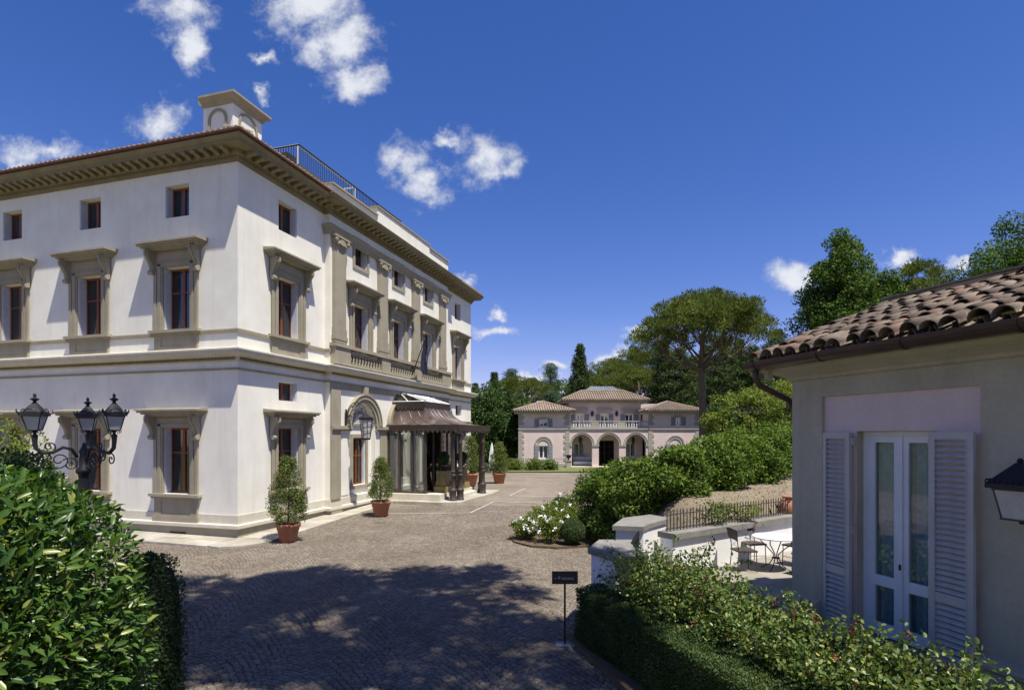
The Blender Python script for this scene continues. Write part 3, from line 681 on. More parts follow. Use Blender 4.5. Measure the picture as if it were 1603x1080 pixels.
MB().box(RX0 - .02, 16.32, RY0 - .03, RY0 + .03, RZ + .88, RZ + .93).build('top_rail', 'iron', rl); MB().box(RX0 - .02, 16.32, RY0 - .02, RY0 + .02, RZ, RZ + .03).build('bottom_rail', 'iron', rl)
MB().box(RX0 - .03, RX0 + .03, RY0 + .03, 8, RZ + .88, RZ + .93).build('top_rail', 'iron', rl); MB().box(RX0 - .02, RX0 + .02, RY0 + .02, 8, RZ, RZ + .03).build('bottom_rail', 'iron', rl)
pg = thing('roof_pergola', 'thin white metal pergola frame on the roof terrace of the villa', 'pergola', VC, VA)
for (x, y) in ((6.8, 2.75), (11.6, 2.75), (6.8, 7.5), (11.6, 7.5)): MB().box(x - .035, x + .035, y - .035, y + .035, 15.93, 17.05).build('post', 'white_paint', pg)
for (a, b) in (((6.765, 2.715), (11.635, 2.785)), ((6.765, 7.465), (11.635, 7.535)), ((6.765, 2.786), (6.835, 7.464)), ((11.565, 2.786), (11.635, 7.464))): MB().box(a[0], b[0], a[1], b[1], 17.05, 17.13).build('beam', 'white_paint', pg)
tu = MB(); TX, TY = 2.5, 2.5
tu.box(TX, TX + 1.6, TY, TY + 1.45, 13.6, 16.75); tur = tu.build('roof_turret', 'plaster', villa)
MB().sweep([(TX, TY + 1.45), (TX, TY), (TX + 1.6, TY), (TX + 1.6, TY + 1.45), (TX, TY + 1.45)], [(0, 16.62), (.05, 16.64), (.08, 16.74), (.2, 16.80), (.27, 16.90), (.27, 16.98), (-.4, 17.06)]).build('turret_cornice', 'tan_stone', tur)
m = MB()
for (r0, r1) in ((.42, .52),):
    arch_ring(m, TX + .8, r0, r1, 16.05, TY - .05, TY + .01, 18)
    for s in (-1, 1): m.box(*sorted((TX + .8 + s * r0, TX + .8 + s * r1)), TY - .05, TY + .01, 14.0, 16.05)
m.build('blind_arch', 'tan_stone', tur)
m = MB(); arch_ring(m, 0, .36, .46, 16.05, -.05, .01, 18)
for s in (-1, 1): m.box(*sorted((s * .36, s * .46)), -.05, .01, 14.0, 16.05)
m.build('blind_arch', 'tan_stone', tur, (TX, TY + .72, 0), (0, 0, R(-90)))
MB().box(2.2, 2.75, 1.0, 1.55, 13.7, 15.35).build('flue', 'copper_dark', villa, (2.0, .3, 0))
MB().box(-.30, .10, -.50, -.10, 13.56, 13.78).build('ridge_cap', 'terracotta', roof)
# giant pilasters, balustrade, entablature of the central bay
pil = MB(); pil.box(-.42, .42, -.14, .0, .62, 4.10); pil.box(-.46, .46, -.17, 0, 0.0, .12); pil.box(-.48, .48, -.19, 0, .12, .28); pil.box(-.45, .45, -.16, 0, .28, .62)
pil = pil.mesh('pilaster', 'tan_stone')
cap = MB(); cap.box(-.42, .42, -.16, 0, 0, .06); cap.box(-.46, .46, -.22, 0, .06, .32); cap.box(-.55, .55, -.27, 0, .33, .42)
for sx in (-1, 1):
    for k in range(3): cap.lathe([(.001, -.03), (.10 - k * .028, -.03), (.10 - k * .028, .03), (.001, .03)], 10, (0, 0, 0), False)
nv = len(cap.v)
for q in range(6):
    sx = -1 if q < 3 else 1; k = q % 3
    for i in range(nv - 240 + q * 40, nv - 240 + (q + 1) * 40):
        x, y, z = cap.v[i]; cap.v[i] = (sx * (.43 - 0) + x, -.24 - k * .012 + z * (1 + .2 * k), .21 + y)
cap.prism_y([(-.25, .10), (-.15, .26), (0, .30), (.15, .26), (.25, .10), (0, .04)], -.26, -.2)
cap = cap.mesh('capital', 'tan_stone')
for s in (5.5, 9.2, 12.85, 16.5):
    p = ob('pilaster', pil, villa, (s, -.25, 7.52)); ob('capital', cap, p, (0, 0, 4.10))
MB().sweep([(4.9, -.05), (4.9, -.25), (17.5, -.25), (17.5, -.05)], [(.001, 12.02), (.10, 12.02), (.10, 12.12), (.14, 12.14), (.14, 12.28), (.22, 12.34), (.22, 12.40), (.001, 12.42)]).build('architrave', 'tan_stone', villa)
BAL = MB().lathe([(.045, 0), (.06, .02), (.06, .05), (.035, .07), (.065, .16), (.07, .21), (.032, .34), (.03, .38), (.055, .41), (.055, .44)], 8).mesh('baluster', 'tan_stone', True)
for s in (4.95, 8.05 + 1.22, 12.85, 16.55):
    MB().box(max(s, 4.92) - (.0 if s < 5 else .42), s + (1.15 if s < 5 else (.42 if s < 16 else .9)), -.50, -.252, 6.585, 7.32).build('pedestal', 'tan_stone', villa)
for i, (a, b) in enumerate(((6.1, 8.85), (9.69, 12.43), (13.27, 16.13))):
    bl = MB().box(a, b, -.48, -.30, 6.585, 6.72).build('balustrade', 'tan_stone', villa)
    for k in range(11): ob('baluster', BAL, bl, (a + (k + .5) * (b - a) / 11, -.39, 6.72))
MB().box(4.88, 17.52, -.56, -.26, 7.322, 7.46).build('balustrade_rail', 'tan_stone', villa)
for bx, bw in ((5.27, .34), (17.05, .40)):
    m = MB(); m.box(bx - bw, bx + bw, -.33, -.252, .86, 5.8); m.box(bx - bw - .05, bx + bw + .05, -.37, -.252, .05, .56); m.build('ground_pilaster', 'tan_stone', villa)
for a in (9.35, 13.05):
    m = MB(); m.box(a - .33, a + .33, -.31, -.252, .86, 3.75); m.box(a - .38, a + .38, -.34, -.252, .05, .56); m.build('ground_pilaster', 'tan_stone', villa)
for (a, b) in ((4.93, 6.40), (8.60, 10.1), (12.3, 13.8), (16.0, 17.48)):
    m = MB(); m.box(a, b, -.37, -.253, 3.76, 3.83); m.box(a, b, -.42, -.253, 3.83, 3.94); m.box(a, b, -.39, -.253, 3.94, 3.98); m.build('impost_band', 'tan_stone', villa)
m = MB(); m.box(4.92, 17.48, -.30, -.253, 5.55, 5.79); m.build('frieze_band', 'tan_stone', villa)
m = MB(); m.box(5.75, 6.30, -.275, -.252, .95, 3.6); m.build('wall_panel', 'plaster', villa)
# cellar vents
MB().box(-.06, -.02, 2.15, 2.85, .04, .20).build('cellar_vent', 'interior', villa)
MB().box(7.2, 7.9, -.31, -.27, .42, .52).build('cellar_vent', 'interior', villa)

# pavement round the villa: slabs
pave = thing('pavement', None, None, VC, VA); pave['kind'] = 'structure'
def vz(x, y):
    wy = VC.y + x * math.sin(VA) + y * math.cos(VA); return gz(wy)
def slab(par, pts, top, th=.13, mat='paving'):
    m = MB(); n = len(pts)
    V = [(x, y, top(x, y) - th) for x, y in pts] + [(x, y, top(x, y)) for x, y in pts]
    m.add(V, [tuple(range(n))[::-1], tuple(range(n, 2 * n))] + [(i, (i + 1) % n, (i + 1) % n + n, i + n) for i in range(n)])
    m.build('paving_slab', mat, par)
ptop = lambda x, y: vz(x, y) + .075
t = .06; g = .008
while t < 9.3:
    L = random.uniform(.8, 1.25); e = min(9.4, t + L); wd = 1.42 - .04 * t; md = -.05 - random.uniform(.5, .8)
    slab(pave, [(t + g, md + g), (e - g, md + g), (e - g, -.02), (t + g, -.02)], ptop)
    wd2 = 1.42 - .04 * e; slab(pave, [(t + g, -wd), (e - g, -wd2), (e - g, md - g), (t + g, md - g)], ptop); t = e
slab(pave, [(-.5, -1.38), (.04, -1.42), (.04, -.02), (-1.3, -.02), (-1.36, -.5), (-1.05, -1.05)], ptop)
t = 0.0
while t < 15:
    e = t + random.uniform(.9, 1.3); md = -random.uniform(.55, .8)
    slab(pave, [(-1.34, t + g), (md - g, t + g), (md - g, e - g), (-1.34, e - g)], ptop); slab(pave, [(md + g, t + g), (-.02, t + g), (-.02, e - g), (md + g, e - g)], ptop); t = e

# ------------------------------------------------------------------ entrance canopy
cn = thing('entrance_canopy', 'copper entrance canopy with scalloped edges on dark columns before the white villa', 'canopy', VC, VA)
pf = tag(thing('entrance_steps', 'pale stone platform and steps under the copper canopy', 'steps', VC, VA))
Z0 = .30
m = MB(); m.prism([(8.9, -.3), (8.9, -3.6), (9.3, -4.35), (14.2, -4.5), (15.6, -4.3), (15.6, -.3)], .1, Z0 + .10); m.build('kerb_platform', 'paving', pf)
m = MB(); m.box(9.45, 14.2, -3.25, -.3, Z0 + .101, Z0 + .40); m.build('vestibule_floor', 'ledge_stone', pf)
m = MB(); m.box(10.3, 14.1, -3.65, -3.26, Z0 + .101, Z0 + .25); m.build('step', 'ledge_stone', pf)
m = MB(); m.box(14.21, 14.6, -3.0, -.5, Z0 + .101, Z0 + .25); m.build('step', 'ledge_stone', pf)
COLM = MB().lathe([(.20, 0), (.20, .05), (.17, .08), (.17, .42), (.20, .46), (.19, .52), (.14, .58), (.125, .62), (.115, 1.15), (.15, 1.18), (.155, 1.25), (.12, 1.28), (.12, 1.36), (.15, 1.38), (.12, 1.42), (.105, 1.5), (.10, 1.9), (.098, 2.7), (.12, 2.75), (.12, 2.8), (.10, 2.84), (.13, 3.1), (.17, 3.2), (.17, 3.26)], 14).mesh('column', 'bronze_column', True)
for (x, y) in ((9.9, -.72), (9.9, -3.75), (10.27, -3.98), (13.55, -3.98), (13.9, -3.75), (13.9, -.72)): ob('column', COLM, cn, (x, y, Z0 + .10))
X0c, X1c, Yc = 9.65, 14.25, -4.12       # lower tier
U0, U1, UY = 10.3, 13.5, -2.05          # upper tier
ZL, ZU = 4.04, 5.27
def tier_ring(t):      # t: 0 top .. 1 bottom, concave flare
    f = 1 - math.sqrt(max(0, 1 - (t) ** 2.2)) if t < 1 else 1
    return U0 + (X0c - U0) * f, U1 + (X1c - U1) * f, UY + (Yc - UY) * f, ZU - .05 + (ZL - ZU + .05) * t
m = MB(); K = 14; rows = []
for i in range(K + 1):
    a, b, y, z = tier_ring(i / K); rows.append([(a, -.26, z), (a, y, z), (b, y, z), (b, -.26, z)])
vs_ = [p for r in rows for p in r]
m.add(vs_, [(i * 4 + j, i * 4 + j + 1, i * 4 + j + 5, i * 4 + j + 4) for i in range(K) for j in range(3)])
sk = m.build('copper_skirt', 'copper_skirt', cn, smooth=False)
for j in range(1, 7):
    m = MB(); pa = []
    for i in range(K + 1):
        a, b, y, z = tier_ring(i / K); pa.append((a + (b - a) * j / 7, y - .004, z + .012))
    m.tube(pa, .014, 4); m.build('seam', 'copper_skirt', sk)
for j in range(1, 4):
    m = MB(); pa = []
    for i in range(K + 1):
        a, b, y, z = tier_ring(i / K); pa.append((a - .004, -.26 + (y + .26) * j / 4, z + .012))
    m.tube(pa, .014, 4); m.build('seam', 'copper_skirt', sk)
m = MB(); m.box(X0c + .02, X1c - .02, Yc + .02, UY - .02, ZL - .10, ZL - .06); m.box(X0c + .02, U0 - .02, UY - .019, -.27, ZL - .10, ZL - .06); m.box(U1 + .02, X1c - .02, UY - .019, -.27, ZL - .10, ZL - .06); m.build('soffit', 'copper_dark', cn)
m = MB()
for (a, b, c, d) in ((X0c, X1c, Yc - .015, Yc + .015),): m.box(a, b, c, d, ZL - .17, ZL + .04)
m.box(X0c - .015, X0c + .015, Yc + .016, -.27, ZL - .17, ZL + .04); m.box(X1c - .015, X1c + .015, Yc + .016, -.27, ZL - .17, ZL + .04)
m.box(U0 - .03, U1 + .03, UY - .03, UY, ZU - .25, ZU); m.box(U0 - .03, U0, UY + .001, -.27, ZU - .25, ZU); m.box(U1, U1 + .03, UY + .001, -.27, ZU - .25, ZU)
m.build('valance', 'copper_dark', cn)
TAB = MB().prism_y([(-.115, 0), (.115, 0), (.115, -.10), (.07, -.17), (0, -.26), (-.07, -.17), (-.115, -.10)], -.012, .012).mesh('valance_tab', 'copper_dark')
def tabs(a, b, z, n):
    for i in range(n):
        p = Vector(a) + (Vector(b) - Vector(a)) * ((i + .5) / n); d = Vector(b) - Vector(a)
        ob('valance_tab', TAB, cn, (p.x, p.y, z), (R(random.uniform(-4, 4)), 0, math.atan2(d.y, d.x)), (d.length / n / .235, 1, 1))
tabs((X0c - .03, -.3), (X0c - .03, Yc), ZL - .12, 16); tabs((X0c, Yc - .03), (X1c, Yc - .03), ZL - .12, 20); tabs((X1c + .03, Yc), (X1c + .03, -.3), ZL - .12, 16)
tabs((U0 - .045, -.3), (U0 - .045, UY), ZU - .22, 8); tabs((U0, UY - .045), (U1, UY - .045), ZU - .22, 14)
m = MB(); apx = (U0 + .35, U1 - .35, 5.66)
m.add([(U0, -.27, ZU), (U0, UY, ZU), (U1, UY, ZU), (U1, -.27, ZU), (apx[0], -.9, apx[2]), (apx[1], -.9, apx[2]), (apx[0], -.27, apx[2]), (apx[1], -.27, apx[2])], [(0, 1, 4, 6), (1, 2, 5, 4), (2, 3, 7, 5), (6, 4, 5, 7)])
gr = m.build('glass_roof', 'glass_roof', cn)
for p, q in (((U0, UY, ZU), (apx[0], -.9, apx[2])), ((U1, UY, ZU), (apx[1], -.9, apx[2])), ((apx[0], -.9, apx[2]), (apx[1], -.9, apx[2])), ((U0, -1.15, ZU), (apx[0], -.6, apx[2])), ((U0 + 1.1, UY, ZU), (apx[0] + .8, -.9, apx[2])), ((U0 + 2.1, UY, ZU), (apx[0] + 1.7, -.9, apx[2])), ((U0, UY, ZU), (U1, UY, ZU)), ((U0, -.3, ZU), (U0, UY, ZU))):
    MB().tube([p, q], .025, 4).build('glazing_bar', 'white_paint', gr)
# glazed vestibule below it
vb = thing('glass_vestibule', 'glazed entrance vestibule with dark posts and pale curtains under the canopy', 'vestibule', VC, VA)
ZV = Z0 + .40
vx0, vx1, vy = 9.75, 13.7, -2.35
for (x, y) in [(vx0 + .9 * i, vy) for i in range(5)] + [(vx1, vy)] + [(vx0, -1.65), (vx0, -.95), (vx0, -.32), (vx1, -1.2)]: MB().box(x - .05, x + .05, y - .05, y + .05, ZV, ZL - .11).build('post', 'bronze_column', vb)
for (a, b, c, d) in ((vx0 + .05, vx1 - .05, vy - .003, vy + .003), (vx0 - .003, vx0 + .003, vy + .05, -.3), (vx1 - .003, vx1 + .003, vy + .05, -.3)): MB().box(a, b, c, d, ZV + .05, ZL - .15).build('pane', 'glass_clear', vb)
for (a, b, c, d) in ((vx0 + .05, vx1 - .05, vy - .04, vy + .04), (vx0 - .04, vx0 + .04, vy + .05, -.37), (vx1 - .04, vx1 + .04, vy + .05, -.3)): MB().box(a, b, c, d, ZV, ZV + .10).build('rail', 'bronze_column', vb)
for (x, y, rot) in ((vx0 + .25, vy + .75, 80), (vx0 + .75, vy + .35, 0), (vx0 + 2.1, vy + .3, 0), (vx0 + .2, -.9, 90), (vx1 - .5, vy + .3, 0)):
    ob('curtain', curtain_mesh(.42, 2.85, 'white_paint', (1,), .9, .05, 0, .16), vb, (x, y, ZV + .02), (0, 0, R(rot)))
dr = MB(); dr.box(10.4, 12.0, .12, .18, .92, 3.58); dr.build('inner_door', 'white_paint', villa)
# topiary urns on mossy pedestals
def ball_topiary(x, y, label):
    o = thing('urn_planter', label, 'planter', VC + Matrix.Rotation(VA, 3, 'Z') @ Vector((x, y, Z0 + .40)), VA)
    m = MB(); m.box(-.34, .34, -.34, .34, 0, .30); m.prism([(-.29, -.29), (.29, -.29), (.29, .29), (-.29, .29)], .301, .36)
    m.add([(-.27, -.27, .361), (.27, -.27, .361), (.27, .27, .361), (-.27, .27, .361), (-.20, -.20, 1.0), (.20, -.20, 1.0), (.20, .20, 1.0), (-.20, .20, 1.0)], [(0, 3, 2, 1), (4, 5, 6, 7), (0, 1, 5, 4), (1, 2, 6, 5), (2, 3, 7, 6), (3, 0, 4, 7)])
    m.box(-.26, .26, -.26, .26, 1.001, 1.07); m.build('pedestal', 'mossy_stone', o)
    MB().lathe([(.13, 0), (.13, .03), (.05, .07), (.05, .12), (.16, .18), (.24, .28), (.27, .33), (.25, .34)], 16).build('urn', 'iron', o, (0, 0, 1.071), smooth=True)
    P, N = shell((0, 0, 0), (.30, .30, .30), 1800, 2, .02, .1); V, F = foliage(P, N, .05, .03)
    f = ob('foliage', np_mesh('foliage', V, F, 'box_leaf'), o, (0, 0, 1.66)); ellipsoid_core((0, 0, 0), (.3, .3, .3), .9).build('dark_ball_core', 'leaf_core', f)  # solid dark ball added inside the leaves, closes the view through
ball_topiary(10.75, -2.85, 'dark ball topiary in an urn on the nearer mossy pedestal under the canopy')
ball_topiary(13.2, -2.9, 'dark ball topiary in an urn on the farther mossy pedestal under the canopy')
hl = thing('candle_lantern', 'small pale candle lantern on the vestibule floor behind the glass', 'lantern', VC + Matrix.Rotation(VA, 3, 'Z') @ Vector((10.05, -2.0, Z0 + .40)), VA)
MB().box(-.13, .13, -.13, .13, 0, .04).box(-.13, .13, -.13, .13, .40, .43).build('frame', 'white_paint', hl); MB().lathe([(.18, 0), (.02, .14)], 4).build('cap', 'copper_dark', hl, (0, 0, .431)); MB().box(-.11, .11, -.11, .11, .041, .40).build('pane', 'glass_clear', hl)

# wrought iron wall lantern brackets
def scroll(c, r0, turns, a0, pl='xz', sgn=1, n=26):
    out = []
    for i in range(n + 1):
        t = i / n; a = a0 + sgn * turns * 2 * math.pi * t; r = r0 * (1 - .82 * t)
        out.append((c[0] + r * math.cos(a), c[1], c[2] + r * math.sin(a)) if pl == 'xz' else (c[0], c[1] + r * math.cos(a), c[2] + r * math.sin(a)))
    return out
def bracket(x, z, off, label, small=False):
    o = thing('wall_lantern', label, 'lantern', VC + Matrix.Rotation(VA, 3, 'Z') @ Vector((x, -off, z)), VA)
    m = MB(); m.box(-.03, .03, -.06, 0, -.35, .35)
    arc = [(0, -.05 - .9 * math.sin(a * math.pi / 2 / 10 * 1.5), -.2 + .85 * math.sin(a * math.pi / 10 * .62)) for a in range(11)]
    arc = [(0, -.05, -.1)] + [(0, -.05 - .5 * (1 - math.cos(a)), -.1 + .75 * math.sin(a)) for a in np.linspace(.2, 2.9, 14)]
    m.tube(arc, .022, 6); m.tube([(0, p[1] * .84 - .05, p[2] * .84) for p in arc], .015, 5)
    for i in range(1, 14, 2): m.tube([arc[i], (0, arc[i][1] * .84 - .05, arc[i][2] * .84)], .010, 4)
    m.tube(scroll((0, -.42, .18), .24, 1.6, 2.4, 'yz'), .016, 5); m.tube(scroll((0, -.68, .30), .16, 1.5, .2, 'yz', -1), .014, 5); m.tube(scroll((0, -.2, -.05), .14, 1.3, 1, 'yz'), .012, 5)
    for k in range(5): m.lathe([(.01, 0), (.05, .03), (.01, .07)], 6, (0, -.35 - .12 * k, .42 + .1 * math.sin(k)))
    m.build('bracket', 'iron', o)
    if not small:
        e = (0, -1.02, .0)
        m = MB(); m.lathe([(.30, -.12), (.32, -.08), (.32, -.02), (.26, 0), (.05, .12), (.02, .2)], 8, e); m.lathe([(.17, -.98), (.19, -.94), (.19, -.90)], 8, e)
        for k in range(8):
            a = 2 * math.pi * k / 8; m.tube([(e[0] + .29 * math.cos(a), e[1] + .29 * math.sin(a), -.1), (e[0] + .18 * math.cos(a), e[1] + .18 * math.sin(a), -.95)], .012, 4)
        for zz, rr in ((-.32, .265), (-.62, .225)): m.tube([(e[0] + rr * math.cos(a), e[1] + rr * math.sin(a), zz) for a in np.linspace(0, 6.283, 17)], .010, 4)
        m.build('lantern_cage', 'iron', o); MB().lathe([(.27, -.11), (.17, -.94)], 8, e).build('lantern_glass', 'lamp_glass', o)
    return o
bracket(6.0, 4.35, .30, 'wrought iron wall lantern with scroll bracket beside the arched niche of the villa')
bracket(15.6, 4.75, .30, 'small scrolled iron bracket on the villa wall beyond the canopy', True)
# flag
fl = thing('flag', 'dark navy flag hanging from a slanted pole above the canopy', 'flag', VC + Matrix.Rotation(VA, 3, 'Z') @ Vector((11.9, -.55, 6.75)), VA)
MB().tube([(0, 0, 0), (.2, -.75, 2.15)], .028, 8).lathe([(.0, 0), (.05, .04), (.0, .09)], 8, (.2, -.75, 2.15)).build('pole', 'iron', fl)
V = []; F = []
for i in range(15):
    for j in range(9):
        u_ = j / 8; t = i / 14; fx = .17 - .13 * t + u_ * (.16 + .62 * t ** .8); V.append((fx, -.66 + .42 * t * .35 + .09 * math.sin(u_ * 11 + t * 3) * (.4 + t), 1.95 - t * 1.75 - .25 * u_ * (1 - t) + .1 * u_ * math.sin(t * 4)))
for i in range(14):
    for j in range(8): a = i * 9 + j; F.append((a, a + 1, a + 10, a + 9))
MB().add(V, F).build('cloth', 'flag_cloth', fl, smooth=True)
m = MB()
for k in range(5): m.box(.12 + .04 * k, .145 + .04 * k, -.78, -.774, 1.0 - .12 * k, 1.06 - .12 * k)
m.build('emblem', 'sign_letter', fl)

# ------------------------------------------------------------------ potted shrubs
def potted(x, y, z, pot_h, pot_r, h, r, label, n=5200, sc=1.0, cone=True):
    o = thing('potted_shrub', label, 'potted plant', (x, y, z), random.uniform(0, 6), 'terracotta pots along the villa')
    MB().lathe([(pot_r * .62, 0), (pot_r * .66, .01), (pot_r * .84, pot_h * .62), (pot_r * .87, pot_h * .64), (pot_r * .88, pot_h * .68), (pot_r * .92, pot_h * .82), (pot_r, pot_h * .83), (pot_r * 1.02, pot_h * .9), (pot_r, pot_h), (pot_r * .9, pot_h), (pot_r * .86, pot_h * .9)], 26).build('pot', 'terracotta', o, smooth=True)
    MB().lathe([(.001, 0), (pot_r * .87, 0)], 20, (0, 0, pot_h * .9), False).build('soil', 'soil', o)
    cl = []; rr = []
    for i in range(170):
        t = random.random() ** 1.15; zz = pot_h + .12 + t * (h - .12)
        if cone: rad = r * (.80 * math.sin(min(1, (t + .16) / .34) * math.pi / 2) * (1 - t) ** .62 + .10)
        else: rad = r * math.sqrt(max(.05, 1 - (2 * t - 1) ** 2))
        a = random.uniform(0, 6.28); q = rad * random.uniform(.35, 1) ** .6; cl.append((q * math.cos(a), q * math.sin(a), zz)); rr.append(random.uniform(.10, .17) * sc)
    V, F = clump_crown(np.array(cl), np.array(rr), n // 170, .062 * sc, .034 * sc, .9, .7, .3)
    ob('foliage', np_mesh('foliage', V, F, 'cone_leaf'), o)
    m = MB().tube([(0, 0, pot_h * .9), (.03, .02, pot_h + h * .5), (0, 0, pot_h + h * .9)], [.035, .025, .008], 6)
    for i in range(14):
        a = i * 2.4; zz = pot_h + .2 + i * h * .05; rad = r * .6 * (1 - i / 16); m.tube([(0, 0, zz), (rad * math.cos(a), rad * math.sin(a), zz + .15)], [.012, .005], 4)
    m.build('stem', 'twig', o)
potted(-7.45, 19.05, gz(19.05) + .02, .60, .40, 2.15, .78, 'large cone shaped shrub in a terracotta pot at the near villa corner', 8500)
potted(-5.50, 24.0, gz(24) + .04, .62, .42, 1.75, .60, 'cone shaped shrub in a terracotta pot before the arched niche', 7000)
potted(-2.55, 35.2, gz(35.2) + .06, .72, .50, 2.2, .72, 'cone shaped shrub in a terracotta pot behind the canopy columns', 6500, 1.2)
potted(-.83, 37.1, gz(37.1), .65, .46, 1.9, .78, 'loose round shrub in a terracotta pot right of the canopy', 6000, 1.2)

# ------------------------------------------------------------------ the pink lodge at the end of the drive
PY = 55.3; PG = gz(50)
lodge = thing('pink_lodge', 'pink two storey lodge with arched loggia and tiled hip roofs', 'house', (0, PY, PG))
XL0, XL1, XR0, XR1 = .64, 5.53, 13.2, 18.1; Z1 = 3.28 - PG + .45; EW = 5.42; EC = 6.6
def lx(zx): return ((zx / 4.858 + 780) - CPX) / FPX * PY
def lz(zy): return CAM_Z - ((zy / 4.858 + 560) - HPX) / FPX * PY - PG
tf0 = lambda x, y, z: (x, y, z)
WGL = (lx(308), lx(380), lz(768), lz(668)); WGR = (lx(1308), lx(1384), lz(768), lz(662)); WUL = (lx(310), lx(378), lz(525), lz(468)); WUR = (lx(1348), lx(1392), lz(515), lz(452))
ARX = [lx(637), lx(842), lx(1047)]; AR = (lx(715) - lx(560)) / 2; AZ = lz(660)
m = MB()
wall_cells(m, XL0, XL1, 0, EW, [WGL, WUL], .25, tf0); wall_cells(m, XR0, XR1, 0, EW, [WGR, WUR], .25, tf0)
ZB = lz(540)
wall_cells(m, XL1, XR0, 0, ZB, [(c - AR, c + AR, 0, AZ + AR) for c in ARX], .45, tf0)
for c in ARX: arch_fill(m, c, AR, AZ, AZ + AR, .45, tf0)
m.quad((XL0, 0, 0), (XL0, 9, 0), (XL0, 9, EW), (XL0, 0, EW)); m.quad((XR1, 0, 0), (XR1, 9, 0), (XR1, 9, EW), (XR1, 0, EW))
m.quad((XL0, 9, 0), (XR1, 9, 0), (XR1, 9, EC), (XL0, 9, EC))
LB = 2.6      # depth of the loggia / balcony
ups = [(lx(610), lx(680)), (lx(808), lx(874)), (lx(1004), lx(1070))]; UZ = (ZB + .05, lz(422))
wall_cells(m, lx(555), lx(1130), ZB, EC, [(a, b, *UZ) for a, b in ups], .2, lambda x, y, z: (x, y + LB, z))
m.quad((XL1, 0, ZB), (XL1, 9, ZB), (XL1, 9, EW), (XL1, 0, EW)); m.quad((XR0, 0, ZB), (XR0, 9, ZB), (XR0, 9, EW), (XR0, 0, EW))
wall_cells(m, XL1, XR0, 0, ZB, [(ARX[0] - .55, ARX[0] + .55, .9, 2.3), (ARX[2] - .55, ARX[2] + .55, .9, 2.3), (ARX[1] - .95, ARX[1] + .95, 0, 2.55)], .15, lambda x, y, z: (x, y + LB, z))
for s in (lx(555), lx(1130)): m.quad((s, LB, EW - .6), (s, 9, EW - .6), (s, 9, EC), (s, LB, EC))
m.build('wall', 'pink_plaster', lodge)
m = MB(); m.box(XL1, XR0, .02, LB, ZB - .2, ZB); m.build('balcony_floor', 'quoin_stone', lodge)
MB().box(XL1 - .1, XR0 + .1, -.35, LB, -.05, .06).build('loggia_floor', 'ledge_stone', lodge)
m = MB(); m.box(XL0 + .3, XR1 - .3, 5, 5.1, 0, EW - .1); m.box(XL1 - .4, XL1 - .3, .3, 5, 0, EW); m.box(XR0 + .3, XR0 + .4, .3, 5, 0, EW); m.box(XL0 + .1, XR1 - .1, .3, 5, ZB - .3, ZB - .21); m.build('interior_partition', 'interior', lodge)
def lodge_window(x0, x1, z0, z1, y, name='window', curt=True):
    w_, h_ = x1 - x0, z1 - z0; c = (x0 + x1) / 2; m = MB(); a = w_ / 2; f = .09
    m.box(-a, -a + f, 0, .06, 0, h_); m.box(a - f, a, 0, .06, 0, h_); m.box(-a + f, a - f, 0, .06, 0, f * 1.3); m.box(-a + f, a - f, 0, .06, h_ - f, h_); m.box(-.06, .06, -.01, .07, f * 1.3, h_ - f)
    o = m.build(name, 'white_paint', lodge, (c, y, z0)); MB().box(-a + f, a - f, .03, .035, f * 1.3, h_ - f).build('pane', 'glass', o)
    if curt: ob('curtain', curtain_mesh(w_, h_, 'curtain', cover=.3), o, (0, .2, 0))
    m = MB(); m.box(-a - .08, a + .08, -.28, -.17, -.09, 0); 
    m.build('sill', 'white_paint', o); return o
def lodge_shutter(o, x, w_, h_, y, mat='slate_paint'):
    m = MB(); m.box(0, w_, 0, .05, 0, h_)
    n = int(h_ / .14)
    for i in range(n): m.prism_x([(-.025, .06 + i * (h_ - .1) / n), (0, .06 + i * (h_ - .1) / n), (0, .14 + i * (h_ - .1) / n)], .05, w_ - .05)
    m.build('shutter', mat, o, (x, y, 0))
for (W4, nm) in ((WGL, 'g'), (WGR, 'g'), (WUL, 'u'), (WUR, 'u')):
    o = lodge_window(*W4, .19); w_ = W4[1] - W4[0]; h_ = W4[3] - W4[2]; sw = .42
    lodge_shutter(o, -w_ / 2 - sw - .01, sw, h_ + .05, -.25); lodge_shutter(o, w_ / 2 + .01, sw, h_ + .05, -.25)
    if nm == 'g':
        m = MB(); c = 0; r = w_ / 2 + .42
        arch_ring(m, 0, r - .12, r, h_ + .05, -.27, -.185, 20); arch_ring(m, 0, r * .60, r * .60 + .10, h_ + .05, -.25, -.185, 16); m.build('arch_moulding', 'quoin_stone', o)
    else: MB().box(-w_ / 2 - .15, w_ / 2 + .15, -.27, -.185, h_ + .02, h_ + .18).build('lintel', 'quoin_stone', o)
for (a, b) in ups:
    o = lodge_window(a, b, *UZ, LB + .15); w_ = b - a; h_ = UZ[1] - UZ[0]
    lodge_shutter(o, -w_ / 2 - .47, .46, h_, -.21); lodge_shutter(o, w_ / 2 + .01, .46, h_, -.21)
    m = MB(); m.box(-w_ / 2 - .25, w_ / 2 + .25, -.25, -.145, h_ + .1, h_ + .36); m.box(-w_ / 2 - .38, w_ / 2 + .38, -.38, -.145, h_ + .36, h_ + .52); m.build('hood', 'quoin_stone', o)
for c in (ARX[0], ARX[2]): lodge_window(c - .55, c + .55, .9, 2.3, LB + .1)
m = MB(); c = ARX[1]
m.box(c - .95, c - .88, LB + .05, LB + .12, .06, 2.55); m.box(c + .88, c + .95, LB + .05, LB + .12, .06, 2.55); m.box(c - .04, c + .04, LB + .05, LB + .12, .06, 2.55); m.box(c - .88, c - .04, LB + .05, LB + .12, 2.45, 2.55); m.box(c + .04, c + .88, LB + .05, LB + .12, 2.45, 2.55)
